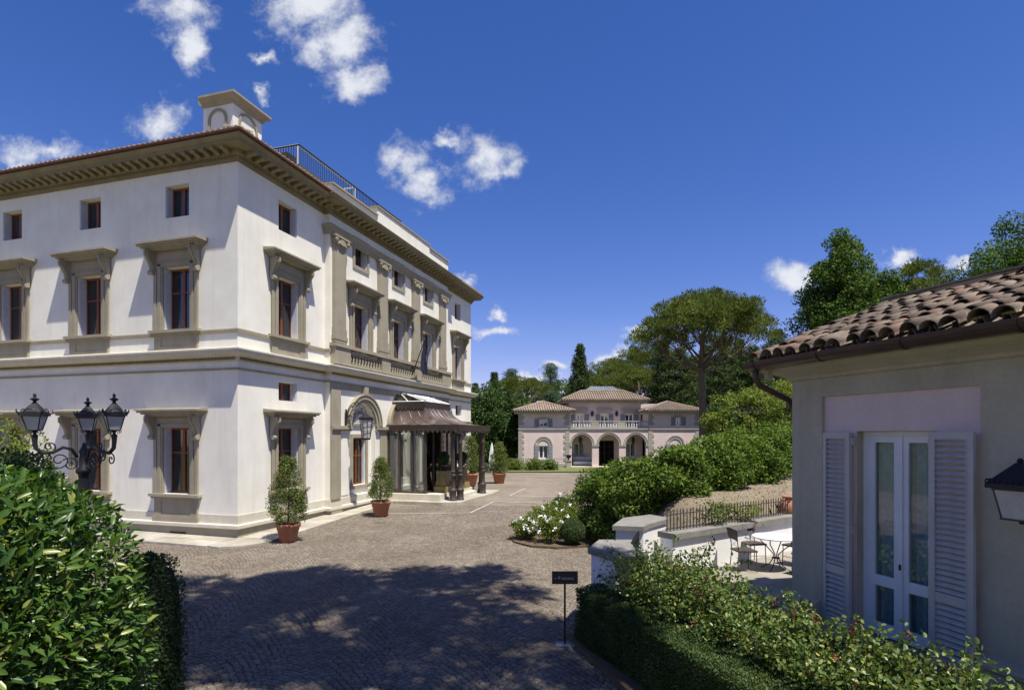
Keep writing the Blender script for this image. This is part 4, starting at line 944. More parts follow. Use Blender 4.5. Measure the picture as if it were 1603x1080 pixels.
for s in (-.46, .46): m.box(c + s - .02, c + s + .02, LB + .06, LB + .11, .06, 2.45)
for z in (.7, 1.3, 1.9): m.box(c - .88, c + .88, LB + .07, LB + .10, z - .02, z + .02)
m.build('door', 'bronze_column', lodge)
for c in ARX:
    m = MB(); arch_ring(m, c, AR, AR + .16, AZ, -.06, .05, 24); arch_ring(m, c, AR + .16, AR + .21, AZ, -.09, .05, 24); m.build('archivolt', 'quoin_stone', lodge)
for (a, b) in ((XL1, ARX[0] - AR), (ARX[0] + AR, ARX[1] - AR), (ARX[1] + AR, ARX[2] - AR), (ARX[2] + AR, XR0)):
    MB().box(a - .03, b + .03, -.07, .5, AZ - .15, AZ).build('impost_band', 'quoin_stone', lodge)
for (a, b) in ((XL0, XL1), (XL1, XR0), (XR0, XR1)):
    MB().box(a - .06, b - .001, -.10, 0, ZB - .06, ZB + .10).build('string_course', 'quoin_stone', lodge)
Q1 = MB().box(0, .56, -.05, .01, 0, .27).mesh('quoin', 'quoin_stone'); Q2 = MB().box(0, .40, -.05, .01, 0, .27).mesh('quoin', 'quoin_stone')
for (x, fl_) in ((XL0, 0), (XL1, 1), (XR0, 0), (XR1, 1)):
    z = .35; k = 0
    while z < EW - .3:
        if not (ZB - .34 < z < ZB + .10):
            q = Q1 if k % 2 else Q2; wq = .56 if k % 2 else .40
            ob('quoin', q, lodge, (x - .03 if not fl_ else x - wq + .03, 0, z))
        z += .285; k += 1
for (a, b) in ((XL0, XL1), (XR0, XR1)): MB().box(a - .07, b + .07, -.09, .01, 0, .32).build('plinth', 'quoin_stone', lodge)
def lodge_roof(x0, x1, y0, y1, z, rise, flat=None):
    cx, cy = (x0 + x1) / 2, (y0 + y1) / 2; d = min(x1 - x0, y1 - y0) / 2
    if flat: d = flat
    r = [(x0 + d, y0 + d), (x1 - d, y0 + d), (x1 - d, y1 - d), (x0 + d, y1 - d)]
    m = MB(); m.add([(x0, y0, z), (x1, y0, z), (x1, y1, z), (x0, y1, z)] + [(a, b, z + rise) for a, b in r], [(0, 1, 5, 4), (1, 2, 6, 5), (2, 3, 7, 6), (3, 0, 4, 7), (4, 5, 6, 7)])
    m.sweep([(x0 + .02, y1), (x0 + .02, y0 + .02), (x1 - .02, y0 + .02), (x1 - .02, y1)], [(0, z - .09), (.05, z - .09), (.09, z - .01), (0, z - .005)])
    o = m.build('roof', 'roof_tile_far', lodge)
    rows = MB(); x = x0 + .1; sl = rise / d
    while x < x1 - .05:
        top = min(d, x - x0, x1 - x)
        if top > .12: rows.tube([(x, y0 - .02, z + .05), (x, y0 + top, z + sl * top + .05)], .075, 6)
        x += .235
    y = y0 + .2
    while y < min(y1, y0 + 5):
        top = min(d, y - y0)
        rows.tube([(x0 - .02, y, z + .05), (x0 + top, y, z + sl * top + .05)], .075, 5); rows.tube([(x1 + .02, y, z + .05), (x1 - top, y, z + sl * top + .05)], .075, 5); y += .235
    for (p, q) in (((x0, y0, z + .06), (*r[0], z + rise + .06)), ((x1, y0, z + .06), (*r[1], z + rise + .06)), ((*r[0], z + rise + .05), (*r[1], z + rise + .05))): rows.tube([p, q], .11, 6)
    tag(rows.build('tile_rows', 'roof_tile_far', o), kind='stuff')
    m = MB(); m.box(x0 + .12, x1 - .12, y0 + .12, y1, z - .28, z - .09); m.build('eaves', 'quoin_stone', o)
    return o
lodge_roof(XL0 - .55, XL1 + .55, -.55, 7, EW, 1.0); lodge_roof(XR0 - .55, XR1 + .55, -.55, 7, EW, 1.0)
rc = lodge_roof(lx(555) - .75, lx(1130) + .75, LB - .75, 9.5, EC, 1.05, 2.3)
m = MB(); a, b = lx(700), lx(1000); m.add([(a, LB + 1.6, EC + 1.07), (b, LB + 1.6, EC + 1.07), (b, 7.6, EC + 1.07), (a, 7.6, EC + 1.07), (a + .8, LB + 2.6, EC + 1.62), (b - .8, LB + 2.6, EC + 1.62), (b - .8, 6.6, EC + 1.62), (a + .8, 6.6, EC + 1.62)], [(0, 1, 5, 4), (1, 2, 6, 5), (2, 3, 7, 6), (3, 0, 4, 7), (4, 5, 6, 7)])
sk_ = m.build('skylight', 'sky_light_glass', rc)
for i in range(9): MB().tube([(a + (b - a) * i / 8, LB + 1.58, EC + 1.09), (a + .8 + (b - a - 1.6) * i / 8, LB + 2.58, EC + 1.64)], .03, 4).build('glazing_bar', 'slate_paint', sk_)
LBAL = MB().lathe([(.05, 0), (.07, .04), (.03, .1), (.075, .28), (.03, .45), (.06, .5)], 6).mesh('baluster', 'white_paint', True)
zb = ZB + .10
for (a, b) in ((XL1 + .02, lx(707)), (lx(765), lx(908)), (lx(965), XR0 - .02)):
    o = MB().box(a, b, .0, .16, zb, zb + .08).build('balustrade', 'quoin_stone', lodge)
    n = int((b - a) / .24)
    for k in range(n): ob('baluster', LBAL, o, (a + (k + .5) * (b - a) / n, .08, zb + .08))
MB().box(XL1, XR0, -.03, .20, zb + .58, zb + .68).build('balustrade_rail', 'quoin_stone', lodge)
for (a, b) in ((lx(707), lx(765)), (lx(908), lx(965))): MB().box(a + .01, b - .01, -.02, .19, zb + .001, zb + .579).build('pedestal', 'quoin_stone', lodge)
for i, (zx, lab) in enumerate(((742, 'left'), (936, 'right'))):
    o = thing('balcony_lantern', f'small black lantern on the pink wall above the balcony, {lab} one', 'lantern', (lx(zx), PY + LB - .12, PG + lz(438)))
    MB().lathe([(.11, 0), (.15, .32), (.17, .34), (.05, .48), (.02, .56)], 6).build('cage', 'iron', o); MB().box(-.02, .02, 0, .12, .1, .15).build('bracket', 'iron', o)
for i, c in enumerate((ARX[0], ARX[2])):
    o = thing('loggia_lantern', f'hanging iron lantern in the {"left" if i == 0 else "right"} arch of the pink loggia', 'lantern', (c, PY + 1.2, PG + AZ + .05))
    MB().lathe([(.12, 0), (.2, .45), (.22, .48), (.06, .66), (.02, .8)], 6).build('cage', 'iron_brown', o); MB().tube([(0, 0, .8), (0, 0, ZB - AZ - .26)], .015, 5).build('chain', 'iron', o)
o = thing('garden_sofa', 'pale cushioned bench inside the left arch of the pink loggia', 'sofa', (ARX[0] + .2, PY + 1.6, PG + .06))
MB().box(-.9, .9, -.4, .4, .1, .42).build('seat', 'curtain', o); MB().box(-.9, .9, .25, .4, .42, .85).build('backrest', 'curtain', o)
for s in (-.96, .9): MB().box(s, s + .06, -.4, .4, 0, .6).build('arm', 'iron_brown', o)
# urn beside the loggia and fence in front of the left wing
o = thing('stone_urn', 'dark urn on a stone pedestal left of the pink loggia', 'urn', (lx(530), PY - .7, PG))
MB().box(-.22, .22, -.22, .22, 0, .62).box(-.27, .27, -.27, .27, .62, .70).build('pedestal', 'quoin_stone', o); MB().lathe([(.13, 0), (.05, .08), (.05, .14), (.2, .25), (.26, .45), (.28, .5)], 12, (0, 0, .7)).build('urn', 'iron', o)
o = thing('lawn_fence', 'thin iron fence before the left wing of the pink lodge', 'fence', (0, PY - 1.6, PG))
PB = MB().box(-.012, .012, -.012, .012, 0, .95).mesh('picket', 'slate_paint')
for i in range(30): ob('picket', PB, o, (-.1 + i * .17, 0, 0))
MB().box(-.12, 4.9, -.015, .015, .86, .90).build('rail', 'slate_paint', o); MB().box(-.12, 4.9, -.015, .015, .12, .15).build('rail', 'slate_paint', o)

# ------------------------------------------------------------------ the near house on the right
HA = math.atan2(-.9436, .331); HW = Vector((4.65, 9.5, 0)); TZ = .5
hs = thing('corner_house', 'near grey and pink house with blue shutters and old tiled roof', 'house', HW, HA)
HT = 4.52
m = MB(); m_ = MB()
wall_cells(m, 0, .59, TZ - .2, HT, [], .1, tf0); wall_cells(m, 2.83, 12, TZ - .2, HT, [], .1, tf0); wall_cells(m, .59, 2.83, 4.19, HT, [], .1, tf0)
m.quad((.59, 0, TZ - .2), (.59, .05, TZ - .2), (.59, .05, 4.19), (.59, 0, 4.19)); m.quad((2.83, 0, TZ - .2), (2.83, .05, TZ - .2), (2.83, .05, 4.19), (2.83, 0, 4.19)); m.quad((.59, 0, 4.19), (2.83, 0, 4.19), (2.83, .05, 4.19), (.59, .05, 4.19))
m.quad((0, 0, TZ - .2), (0, 6, TZ - .2), (0, 6, HT + .2), (0, 0, HT + .2)); m.quad((0, 6, 0), (12, 6, 0), (12, 6, HT), (0, 6, HT)); m.quad((12, 0, 0), (12, 6, 0), (12, 6, HT), (12, 0, HT))
m.build('wall', 'grey_plaster', hs)
m = MB(); wall_cells(m, .59, 2.83, TZ - .2, 4.19, [(1.15, 2.29, .70, 3.65)], .001, lambda x, y, z: (x, y + .05, z)); m.build('wall_panel', 'pink_plaster', hs)
m = MB(); m.box(1.12, 1.15, .0502, .3, .70, 3.65); m.box(2.29, 2.32, .0502, .3, .70, 3.65); m.box(1.15, 2.29, .0502, .3, 3.65, 3.69); m.build('reveal', 'grey_plaster', hs)
MB().box(1.05, 2.4, -.06, .3, .60, .698).build('doorstep', 'coping_stone', hs)
MB().box(.0, 12, 3.0, 3.1, TZ, 4.4).box(.3, 6, .6, 3, .55, .6).box(.3, 6, .35, 3, 4.3, 4.4).build('interior_partition', 'interior', hs)
m = MB(); pr = [(0.002, TZ - .2), (.09, TZ - .2), (.09, .84), (.13, .87), (.14, .92), (.12, .955), (.05, .985), (.002, 1.0)]
m.sweep([(0, 4), (0, 0), (.56, 0)], pr); m.sweep([(2.86, 0), (12, 0)], pr); m.build('plinth', 'grey_plaster', hs)
# crown moulding under the eaves
MB().sweep([(0, 4), (0, 0), (12, 0)], [(.002, 4.47), (.05, 4.49), (.07, 4.53), (.17, 4.58), (.30, 4.63), (.36, 4.68), (.36, 4.76), (.002, 4.78)]).build('cornice', 'grey_plaster', hs)
# gutter in lengths + downpipe
GP = [(.40 + .13 + .13 * math.cos(a), 4.80 + .13 * math.sin(a)) for a in np.linspace(math.pi, 2 * math.pi, 9)]
gt = None
for (a, b) in ((-.42, -.20), (-.20, 1.05), (1.05, 2.30), (2.30, 3.55), (3.55, 4.8), (4.8, 8)):
    m = MB(); m.sweep([(a, 0), (b, 0)], GP + [(p[0] * .985 + .008, p[1] + .006) for p in GP[::-1]])
    if a > -.4: m.sweep([(a - .02, 0), (a + .02, 0)], [(.53 + .142 * math.cos(t), 4.80 + .142 * math.sin(t)) for t in np.linspace(math.pi, 2 * math.pi, 9)] + [(.53 + .131 * math.cos(t), 4.80 + .131 * math.sin(t)) for t in np.linspace(2 * math.pi, math.pi, 9)])
    m.build('gutter', 'gutter_copper', hs)
MB().tube([(-.24, -.53, 4.70), (-.24, -.53, 4.55), (-.22, -.48, 4.42), (-.10, .02, 4.18), (-.08, .12, 4.05), (-.07, .14, 3.8), (-.07, .14, .6)], .05, 10).build('downpipe', 'gutter_copper', hs, smooth=True)
MB().box(-.22, -.12, -.38, -.30, 4.52, 4.74).build('rafter_end', 'grey_plaster', hs)
# roof: deck, pan channels, individually laid barrel tiles
PIT = math.atan(.355); SLp = lambda y: 4.84 + (y + .55) * .355
m = MB(); m.add([(-.28, -.5, SLp(-.5) - .08), (12, -.5, SLp(-.5) - .08), (12, 2.55, SLp(2.55) - .08), (-.28, 2.55, SLp(2.55) - .08), (12, 6.2, SLp(-.9) - .08), (-.28, 6.2, SLp(-.9) - .08)], [(0, 1, 2, 3), (3, 2, 4, 5)])
hroof = m.build('roof', 'roof_tile', hs)
def half_tile(L, r0, r1, n=7, th=.014, up=1):
    V = []; F = []
    for (y, r) in ((0, r0), (L, r1)):
        for rr in (r, r - th):
            for k in range(n + 1):
                a = math.pi * k / n; V.append((rr * math.cos(a), y, up * rr * math.sin(a)))
    N_ = n + 1
    for k in range(n):
        F += [(k, k + 1, 2 * N_ + k + 1, 2 * N_ + k), (N_ + k + 1, N_ + k, 3 * N_ + k, 3 * N_ + k + 1), (k + 1, k, N_ + k, N_ + k + 1), (2 * N_ + k, 2 * N_ + k + 1, 3 * N_ + k + 1, 3 * N_ + k)]
    F += [(0, N_, 3 * N_, 2 * N_), (n, 2 * N_ + n, 3 * N_ + n, N_ + n)]
    return MB().add(V, F)
TM = [half_tile(.46, r, r - .022).mesh('roof_tile', 'roof_tile', False) for r in (.118, .123, .112)]
for t_ in TM: t_.shade_smooth()
pan = MB(); spc = .258; c0 = -.19
for c in range(46):
    x = c0 + c * spc + spc / 2
    for r in range(9):
        y = -.56 + r * .34; q = half_tile(.46, .11, .12, 5, .012, -1)
        cs, sn = math.cos(PIT), math.sin(PIT)
        q.v = [(x + vx, y + vy * cs - vz_ * sn, SLp(y) + .055 + vy * sn + vz_ * cs) for vx, vy, vz_ in q.v]; pan.add(q.v, q.f)
tag(pan.build('pan_tiles', 'roof_tile', hroof), kind='stuff')
for c in range(26):
    for r in range(9):
        x = c0 + c * spc + random.uniform(-.016, .016); y = -.60 + r * .34 + random.uniform(-.035, .035)
        ob('roof_tile', random.choice(TM), hroof, (x, y, SLp(y) + .028 + random.uniform(0, .018)), (PIT - R(2.2) + R(random.uniform(-3.5, 3.5)), R(random.uniform(-8, 8)), R(random.uniform(-6, 6))), (random.uniform(.93, 1.08), 1, random.uniform(.9, 1.12)))
ob('roof_tile', TM[0], hroof, (c0 + 10 * spc + .02, 1.62, SLp(1.62) + .16), (PIT + R(6), R(8), R(14)), (1.05, .7, 1.1))
m = MB(); m.box(-.30, 12, 2.50, 2.66, SLp(2.5) - .12, SLp(2.5) + .17); m.build('ridge_wall', 'grey_plaster', hroof)
x = -.32
while x < 11:
    L = random.uniform(.7, 1.2); MB().box(x, x + L - .004, 2.42, 2.74, SLp(2.5) + .171, SLp(2.5) + .20).build('ridge_slab', 'coping_stone', hroof, (0, 0, random.uniform(-.006, .012))); x += L
for i in range(7):
    x = -.1 + i * .62 + random.uniform(-.2, .2); MB().lathe([(.005, 0), (.09, .01), (.07, .035), (.02, .045)], 8).build('lichen_patch', 'lichen', hroof, (x, -.50, SLp(-.5) + .035), (PIT, 0, 0)).scale = (1.2, .7, .6)
# french door
fd = MB(); x0, x1, z0, z1 = 1.152, 2.288, .70, 3.648; fy = .20
fd.box(x0, x0 + .07, fy - .02, fy + .07, z0, z1); fd.box(x1 - .07, x1, fy - .02, fy + .07, z0, z1); fd.box(x0 + .07, x1 - .07, fy - .02, fy + .07, z1 - .07, z1)
door = fd.build('french_door', 'white_paint', hs)
xm = (x0 + x1) / 2
for (a, b) in ((x0 + .072, xm - .004), (xm + .004, x1 - .072)):
    m = MB(); st = .10
    m.box(a, a + st, fy - .01, fy + .045, z0 + .02, z1 - .072); m.box(b - st, b, fy - .01, fy + .045, z0 + .02, z1 - .072)
    for (p, q) in ((z0 + .02, z0 + .20), (1.43, 1.58), (z1 - .16, z1 - .072)): m.box(a + st, b - st, fy - .01, fy + .045, p, q)
    lf = m.build('door_leaf', 'white_paint', door)
    for (p, q) in ((z0 + .20, 1.43), (1.58, z1 - .16)): MB().box(a + st, b - st, fy + .015, fy + .020, p, q).build('pane', 'glass_door', lf)
    ob('curtain', curtain_mesh(b - a + .1, 2.9, 'curtain_blue', (1,), 1.0, .03, 0, .085), lf, ((a + b) / 2, fy + .14, z0 + .02))
MB().box(xm - .03, xm + .03, fy - .03, fy - .01, z0 + .02, z1 - .072).build('cover_strip', 'white_paint', door)
MB().box(xm - .012, xm + .012, fy - .045, fy - .03, 1.72, 1.80).build('lock', 'iron', door)
# shutters with single slats
def shutter(xh, sgn, tilt):
    Wd, Ht, z = .56, 2.93, .70; m = MB(); st = .075; a, b = 0, Wd
    m.box(a, a + st, -.045, 0, 0, Ht); m.box(b - st, b, -.045, 0, 0, Ht)
    for (p, q) in ((0, .12), (.80, .92), (Ht - .09, Ht)): m.box(a + st, b - st, -.045, 0, p, q)
    m.box(a + st, a + st + .012, -.052, -.03, .12, Ht - .09); m.box(b - st - .012, b - st, -.052, -.03, .12, Ht - .09)
    for zz in (.1, 1.45, 2.75): m.box(-.03, .02, -.02, .03, zz, zz + .10)
    o = m.build('shutter', 'blue_shutter', hs, (xh, -.035, z), (0, 0, 0))
    o.rotation_euler = (0, 0, R(180 - tilt) if sgn < 0 else R(-tilt)); 
    if sgn < 0: o.scale = (1, -1, 1)
    S_ = MB(); S_.prism_x([(-.046, -.022), (-.041, -.028), (-.002, .012), (-.007, .018)], st + .001, Wd - st - .001); S_ = S_.mesh('slat', 'blue_shutter')
    z_ = .15
    while z_ < .78: ob('slat', S_, o, (0, 0, z_ + .01)); z_ += .0735
    z_ = .95
    while z_ < Ht - .11: ob('slat', S_, o, (0, 0, z_ + .01)); z_ += .0735
    return o
shutter(1.14, -1, 9); shutter(2.28, 1, 5)
# wall lantern by the door
o = thing('wall_lantern', 'dark square lantern on the shaded wall of the near house', 'lantern', HW + Matrix.Rotation(HA, 3, 'Z') @ Vector((3.44, -.36, 2.69)), HA); o.scale = (.8, .8, .8)
m = MB(); b0, b1, h = .14, .205, .40
for (sx, sy) in ((-1, -1), (1, -1), (1, 1), (-1, 1)): m.tube([(sx * b0, sy * b0, 0), (sx * b1, sy * b1, h)], .013, 4)
for (r_, z_) in ((b0, 0), (b1, h)):
    m.box(-r_ - .015, r_ + .015, -r_ - .015, -r_ + .015, z_ - .012, z_ + .012); m.box(-r_ - .015, r_ + .015, r_ - .015, r_ + .015, z_ - .012, z_ + .012); m.box(-r_ - .015, -r_ + .015, -r_ + .015, r_ - .015, z_ - .012, z_ + .012); m.box(r_ - .015, r_ + .015, -r_ + .015, r_ - .015, z_ - .012, z_ + .012)
m.build('cage', 'iron_brown', o)
G4 = [(-1, -1), (1, -1), (1, 1), (-1, 1)]
for k in range(4):
    (ax, ay), (bx, by) = G4[k], G4[(k + 1) % 4]; MB().quad((ax * b0, ay * b0, .012), (bx * b0, by * b0, .012), (bx * b1, by * b1, h - .012), (ax * b1, ay * b1, h - .012)).build('pane', 'lamp_glass', o)
m = MB(); R2 = .27
m.box(-R2, R2, -R2, R2, h + .013, h + .075)
for s in range(7):
    for (cx_, cy_, ax) in ((-R2 + .045 + s * .075, -R2, 0), (-R2, -R2 + .045 + s * .075, 1)):
        pts = [(math.cos(a) * .034, math.sin(a) * .034) for a in np.linspace(-.4, 4.2, 10)]
        m.tube([(cx_ + (p[0] if ax == 0 else 0), cy_ + (p[0] if ax else 0), h + .10 + p[1]) for p in pts], .008, 4)
m.add([(-R2, -R2, h + .076), (R2, -R2, h + .076), (R2, R2, h + .076), (-R2, R2, h + .076), (-.035, -.035, h + .36), (.035, -.035, h + .36), (.035, .035, h + .36), (-.035, .035, h + .36)], [(0, 1, 5, 4), (1, 2, 6, 5), (2, 3, 7, 6), (3, 0, 4, 7), (4, 5, 6, 7)])
m.lathe([(.03, 0), (.05, .02), (.02, .06)], 6, (0, 0, h + .36)); m.build('lantern_roof', 'iron', o)
MB().tube([(0, .44, .15), (0, .34, .0), (0, .12, -.06), (0, 0, -.05), (0, 0, 0)], .018, 6).build('bracket', 'iron', o)
MB().lathe([(.03, .03), (.045, .10), (.03, .18), (.01, .2)], 10).build('bulb', 'white_paint', o, smooth=True)

# ------------------------------------------------------------------ terrace, low walls, fence
ter = thing('terrace_floor', None, None, (0, 0, 0)); ter['kind'] = 'structure'
wd_ = Vector((.82, .572)); wn_ = Vector((-.572, .82)); W0_ = Vector((3.39, 12.45))
fence_a = Vector((2.38, 10.55)); fence_b = Vector((4.75, 4.0))
for i in range(14):
    for j in range(11):
        p = W0_ + wd_ * (-1.3 + i * .8) - wn_ * (.02 + j * .8); c = p + wd_ * .4 - wn_ * .4
        fd_ = (fence_b - fence_a).normalized(); side = fd_.x * (c.y - fence_a.y) - fd_.y * (c.x - fence_a.x)
        if side < .3: continue
        pts = [p, p - wn_ * .792, p + wd_ * .792 - wn_ * .792, p + wd_ * .792]
        MB().prism([(q.x, q.y) for q in pts], TZ - .25, TZ + random.uniform(-.003, .003)).build('paving_slab', 'terrace_stone', ter)
def wall_run(name, a, b, base, top, th, mat, label, cat, cop=.07, coph=.13, capn=1.25):
    a = Vector(a); b = Vector(b); d = b - a; L = d.length; o = thing(name, label, cat, (a.x, a.y, 0), math.atan2(d.y, d.x))
    MB().box(0, L, -th / 2, th / 2, base, top).build('wall', mat, o)
    x = 0
    while x < L - .01:
        e = min(L, x + capn); MB().box(x + .003, e - .003, -th / 2 - cop, th / 2 + cop, top + .001, top + coph).build('coping_slab', 'coping_stone', o); x = e
    return o
we = W0_ + wd_ * 7.5
wb = W0_ + wn_ * .17 + wd_ * .15; wb2 = we + wn_ * .17
lw = wall_run('garden_wall', wb, wb2, TZ - .3, 1.30, .34, 'white_wall', 'low white terrace wall with grey stone coping behind the bistro table', 'wall', .08, .13)
# iron railing on the wall
fe = thing('iron_railing', 'short iron railing with pointed bars on the white terrace wall', 'railing', (wb.x, wb.y, 1.431), math.atan2(wd_.y, wd_.x))
PK = MB().box(-.009, .009, -.009, .009, 0, .40); PK.lathe([(.002, .40), (.018, .42), (.0, .50)], 6); PK = PK.mesh('picket', 'iron_brown')
for i in range(62): ob('picket', PK, fe, (.10 + i * .115, .06, 0))
for z in (.05, .36): MB().box(.05, 7.2, .048, .072, z, z + .022).build('rail', 'iron_brown', fe)
def pillar(pts, base, z, label, over=.07, th=.13):
    c = Vector((sum(p[0] for p in pts) / len(pts), sum(p[1] for p in pts) / len(pts))); o = thing('gate_pillar', label, 'pillar', (c.x, c.y, base))
    rel = [(p[0] - c.x, p[1] - c.y) for p in pts]
    MB().prism(rel, 0, z - th - base).build('shaft', 'white_wall', o)
    m = MB(); k = 1 + over / .55; cp = [(x * k, y * k) for x, y in rel]; m.prism(cp, z - th - base + .001, z - base - .03)
    n = len(cp); m.add([(x, y, z - base - .03) for x, y in cp] + [(x * .93, y * .93, z - base) for x, y in cp], [(i, (i + 1) % n, n + (i + 1) % n, n + i) for i in range(n)] + [tuple(range(n, 2 * n))]); m.build('cap', 'coping_stone', o); return o
pillar([(2.27, 12.52), (2.84, 12.38), (3.05, 12.75), (3.62, 13.45), (3.36, 13.95), (2.62, 13.4)], -.2, 1.65, 'white gate pillar with pale grey cap at the start of the railed wall')
pillar([(1.52, 10.98), (1.86, 10.32), (2.42, 10.4), (2.30, 11.0), (2.44, 11.7), (1.80, 11.7)], -.25, 1.45, 'white gate pillar with dark grey cap beside the box hedge')
gt_ = thing('garden_gate', 'small black iron gate with spear tips between the two white pillars', 'gate', (2.35, 11.2, 0), math.atan2(1.25, .42))
GK = MB().box(-.009, .009, -.009, .009, .1, 1.40); GK.lathe([(.004, 1.40), (.026, 1.44), (.0, 1.56)], 6); GK = GK.mesh('picket', 'iron')
for i in range(9): ob('picket', GK, gt_, (.06 + i * .14, 0, 0))
for z in (.25, 1.22): MB().box(0, 1.25, -.015, .015, z, z + .03).build('rail', 'iron', gt_)
# low wall and rose fence along the passage
fw = wall_run('passage_wall', fence_a + Vector((-.02, .1)), fence_b, -.3, .60, .22, 'coping_stone', 'low stone kerb wall under the climbing roses', 'wall', .03, .06)
fd_ = fence_b - fence_a
rfence = thing('rose_fence', 'black iron fence with spear tips hidden in the climbing roses', 'fence', (fence_a.x, fence_a.y, .66), math.atan2(fd_.y, fd_.x))
RK = MB().box(-.008, .008, -.008, .008, 0, .50); RK.lathe([(.004, .50), (.022, .53), (.0, .62)], 6); RK = RK.mesh('picket', 'iron')
for i in range(56): ob('picket', RK, rfence, (.06 + i * .122, 0, 0))
for z in (.08, .42): MB().box(0, fd_.length, -.012, .012, z, z + .025).build('rail', 'iron', rfence)
# bistro set
def chair(x, y, rz, label):
    o = thing('bistro_chair', label, 'chair', (x, y, TZ + .003), rz, 'iron chairs round the bistro table')
    for (sx, sy) in ((-.19, -.2), (.19, -.2), (-.17, .2), (.17, .2)):
        MB().tube([(sx * 1.05, sy * 1.08, 0), (sx, sy, .45)] if sy < 0 else [(sx * 1.1, .24, 0), (sx, .2, .45), (sx * .95, .22, .62), (sx * 1.0, .27, .95)], .011, 5).build('leg', 'iron_brown', o)
    m = MB(); m.prism([(-.22, -.22), (.22, -.22), (.23, 0), (.2, .22), (-.2, .22), (-.23, 0)], .45, .485); m.build('seat', 'iron_brown', o)
    m = MB(); n = 6
    V = []
    for t in (0, 1):
        for i in range(n + 1):
            u_ = i / n * 2 - 1; bulge = .205 + .05 * t; V.append((u_ * bulge, .235 + .03 * t - .0 + .03 * (1 - u_ * u_) + .02 * t, .70 + .25 * t + .025 * (1 - u_ * u_)))
    F = [(i, i + 1, n + 2 + i, n + 1 + i) for i in range(n)]; m.add(V, F); m.add([(a, b + .012, c) for a, b, c in V], [f[::-1] for f in F]); m.build('backrest', 'iron_brown', o)
    m = MB(); m.tube([(-.19, .21, .52), (.19, .25, .72)], .005, 4); m.tube([(.19, .21, .52), (-.19, .25, .72)], .005, 4); m.tube([(-.19, -.205, .2), (.19, -.205, .2)], .006, 4); m.build('stretcher', 'iron_brown', o)
tx, ty = px(1213, 13.2), 13.15
chair(tx - .78, ty - .10, R(95), 'iron chair left of the white table, backrest to the wall end'); chair(tx - .22, ty + .72, R(10), 'iron chair behind the white table against the white wall')
chair(tx + .68, ty + .45, R(-60), 'iron chair behind the right edge of the white table'); chair(tx + .42, ty - .55, R(-150), 'iron chair in front of the white table by the house corner')
o = thing('bistro_table', 'round white topped iron table on the terrace', 'table', (tx, ty, TZ + .003))
MB().lathe([(.001, .73), (.50, .73), (.51, .74), (.51, .755), (.50, .765), (.001, .765)], 36).build('table_top', 'table_top', o)
for k in range(4):
    a = R(45 + 90 * k); q = lambda r_, z_: (r_ * math.cos(a), r_ * math.sin(a), z_)
    MB().tube([q(.34, .73), q(.34, .62), q(.20, .50), q(.06, .36), q(.05, .28), q(.14, .12), q(.34, .0)], .012, 6).build('leg', 'iron', o)
MB().lathe([(.001, .26), (.09, .26), (.09, .28), (.001, .28)], 12).build('brace', 'iron', o)
# oil jar on the slope
jx, jy = px(1237, 15.9), 15.9
o = thing('terracotta_jar', 'large brown terracotta jar on the gravel beside the house corner', 'jar', (jx, jy, terr(jx, jy))); o.scale = (.75, .75, .75)
MB().lathe([(.26, 0), (.30, .1), (.42, .45), (.44, .65), (.36, .85), (.24, .95), (.24, .99), (.29, 1.02), (.29, 1.06), (.2, 1.07)], 24).build('jar', 'terracotta', o, smooth=True)
for s in (0, 180): MB().tube([(.36, 0, .8), (.47, 0, .86), (.40, 0, .95), (.27, 0, .97)], .03, 6).build('handle', 'terracotta', o, (0, 0, 0), (0, 0, R(s + 30)))

# ------------------------------------------------------------------ parking sign
o = thing('parking_sign', 'dark sign on a thin post reading Parking beside the box hedge', 'sign', (.96, 10.4, gz(10.4) + .004))
MB().box(-.17, .17, -.12, .12, 0, .015).build('base', 'slate_paint', o); MB().box(-.017, .017, -.017, .017, .015, 1.1).build('post', 'iron', o)
bd = MB().box(-.235, .235, -.022, -.002, 1.10, 1.33).build('board', 'sign_board', o)
def text(s, size, loc, par, mat='sign_letter'):
    cu = bpy.data.curves.new('lettering', 'FONT'); cu.body = s; cu.size = size; cu.align_x = 'LEFT'; cu.extrude = .0012
    t_ = bpy.data.objects.new('lettering', cu); COL.objects.link(t_); dg = bpy.context.evaluated_depsgraph_get(); me = bpy.data.meshes.new_from_object(t_.evaluated_get(dg)); bpy.data.objects.remove(t_)
    me.materials.clear(); me.materials.append(MT(mat)); return ob('lettering', me, par, loc, (R(90), 0, 0))
text('<', .062, (-.190, -.0235, 1.182), bd); text('P', .085, (-.125, -.0235, 1.180), bd); text('ARKING', .062, (-.066, -.0235, 1.180), bd)

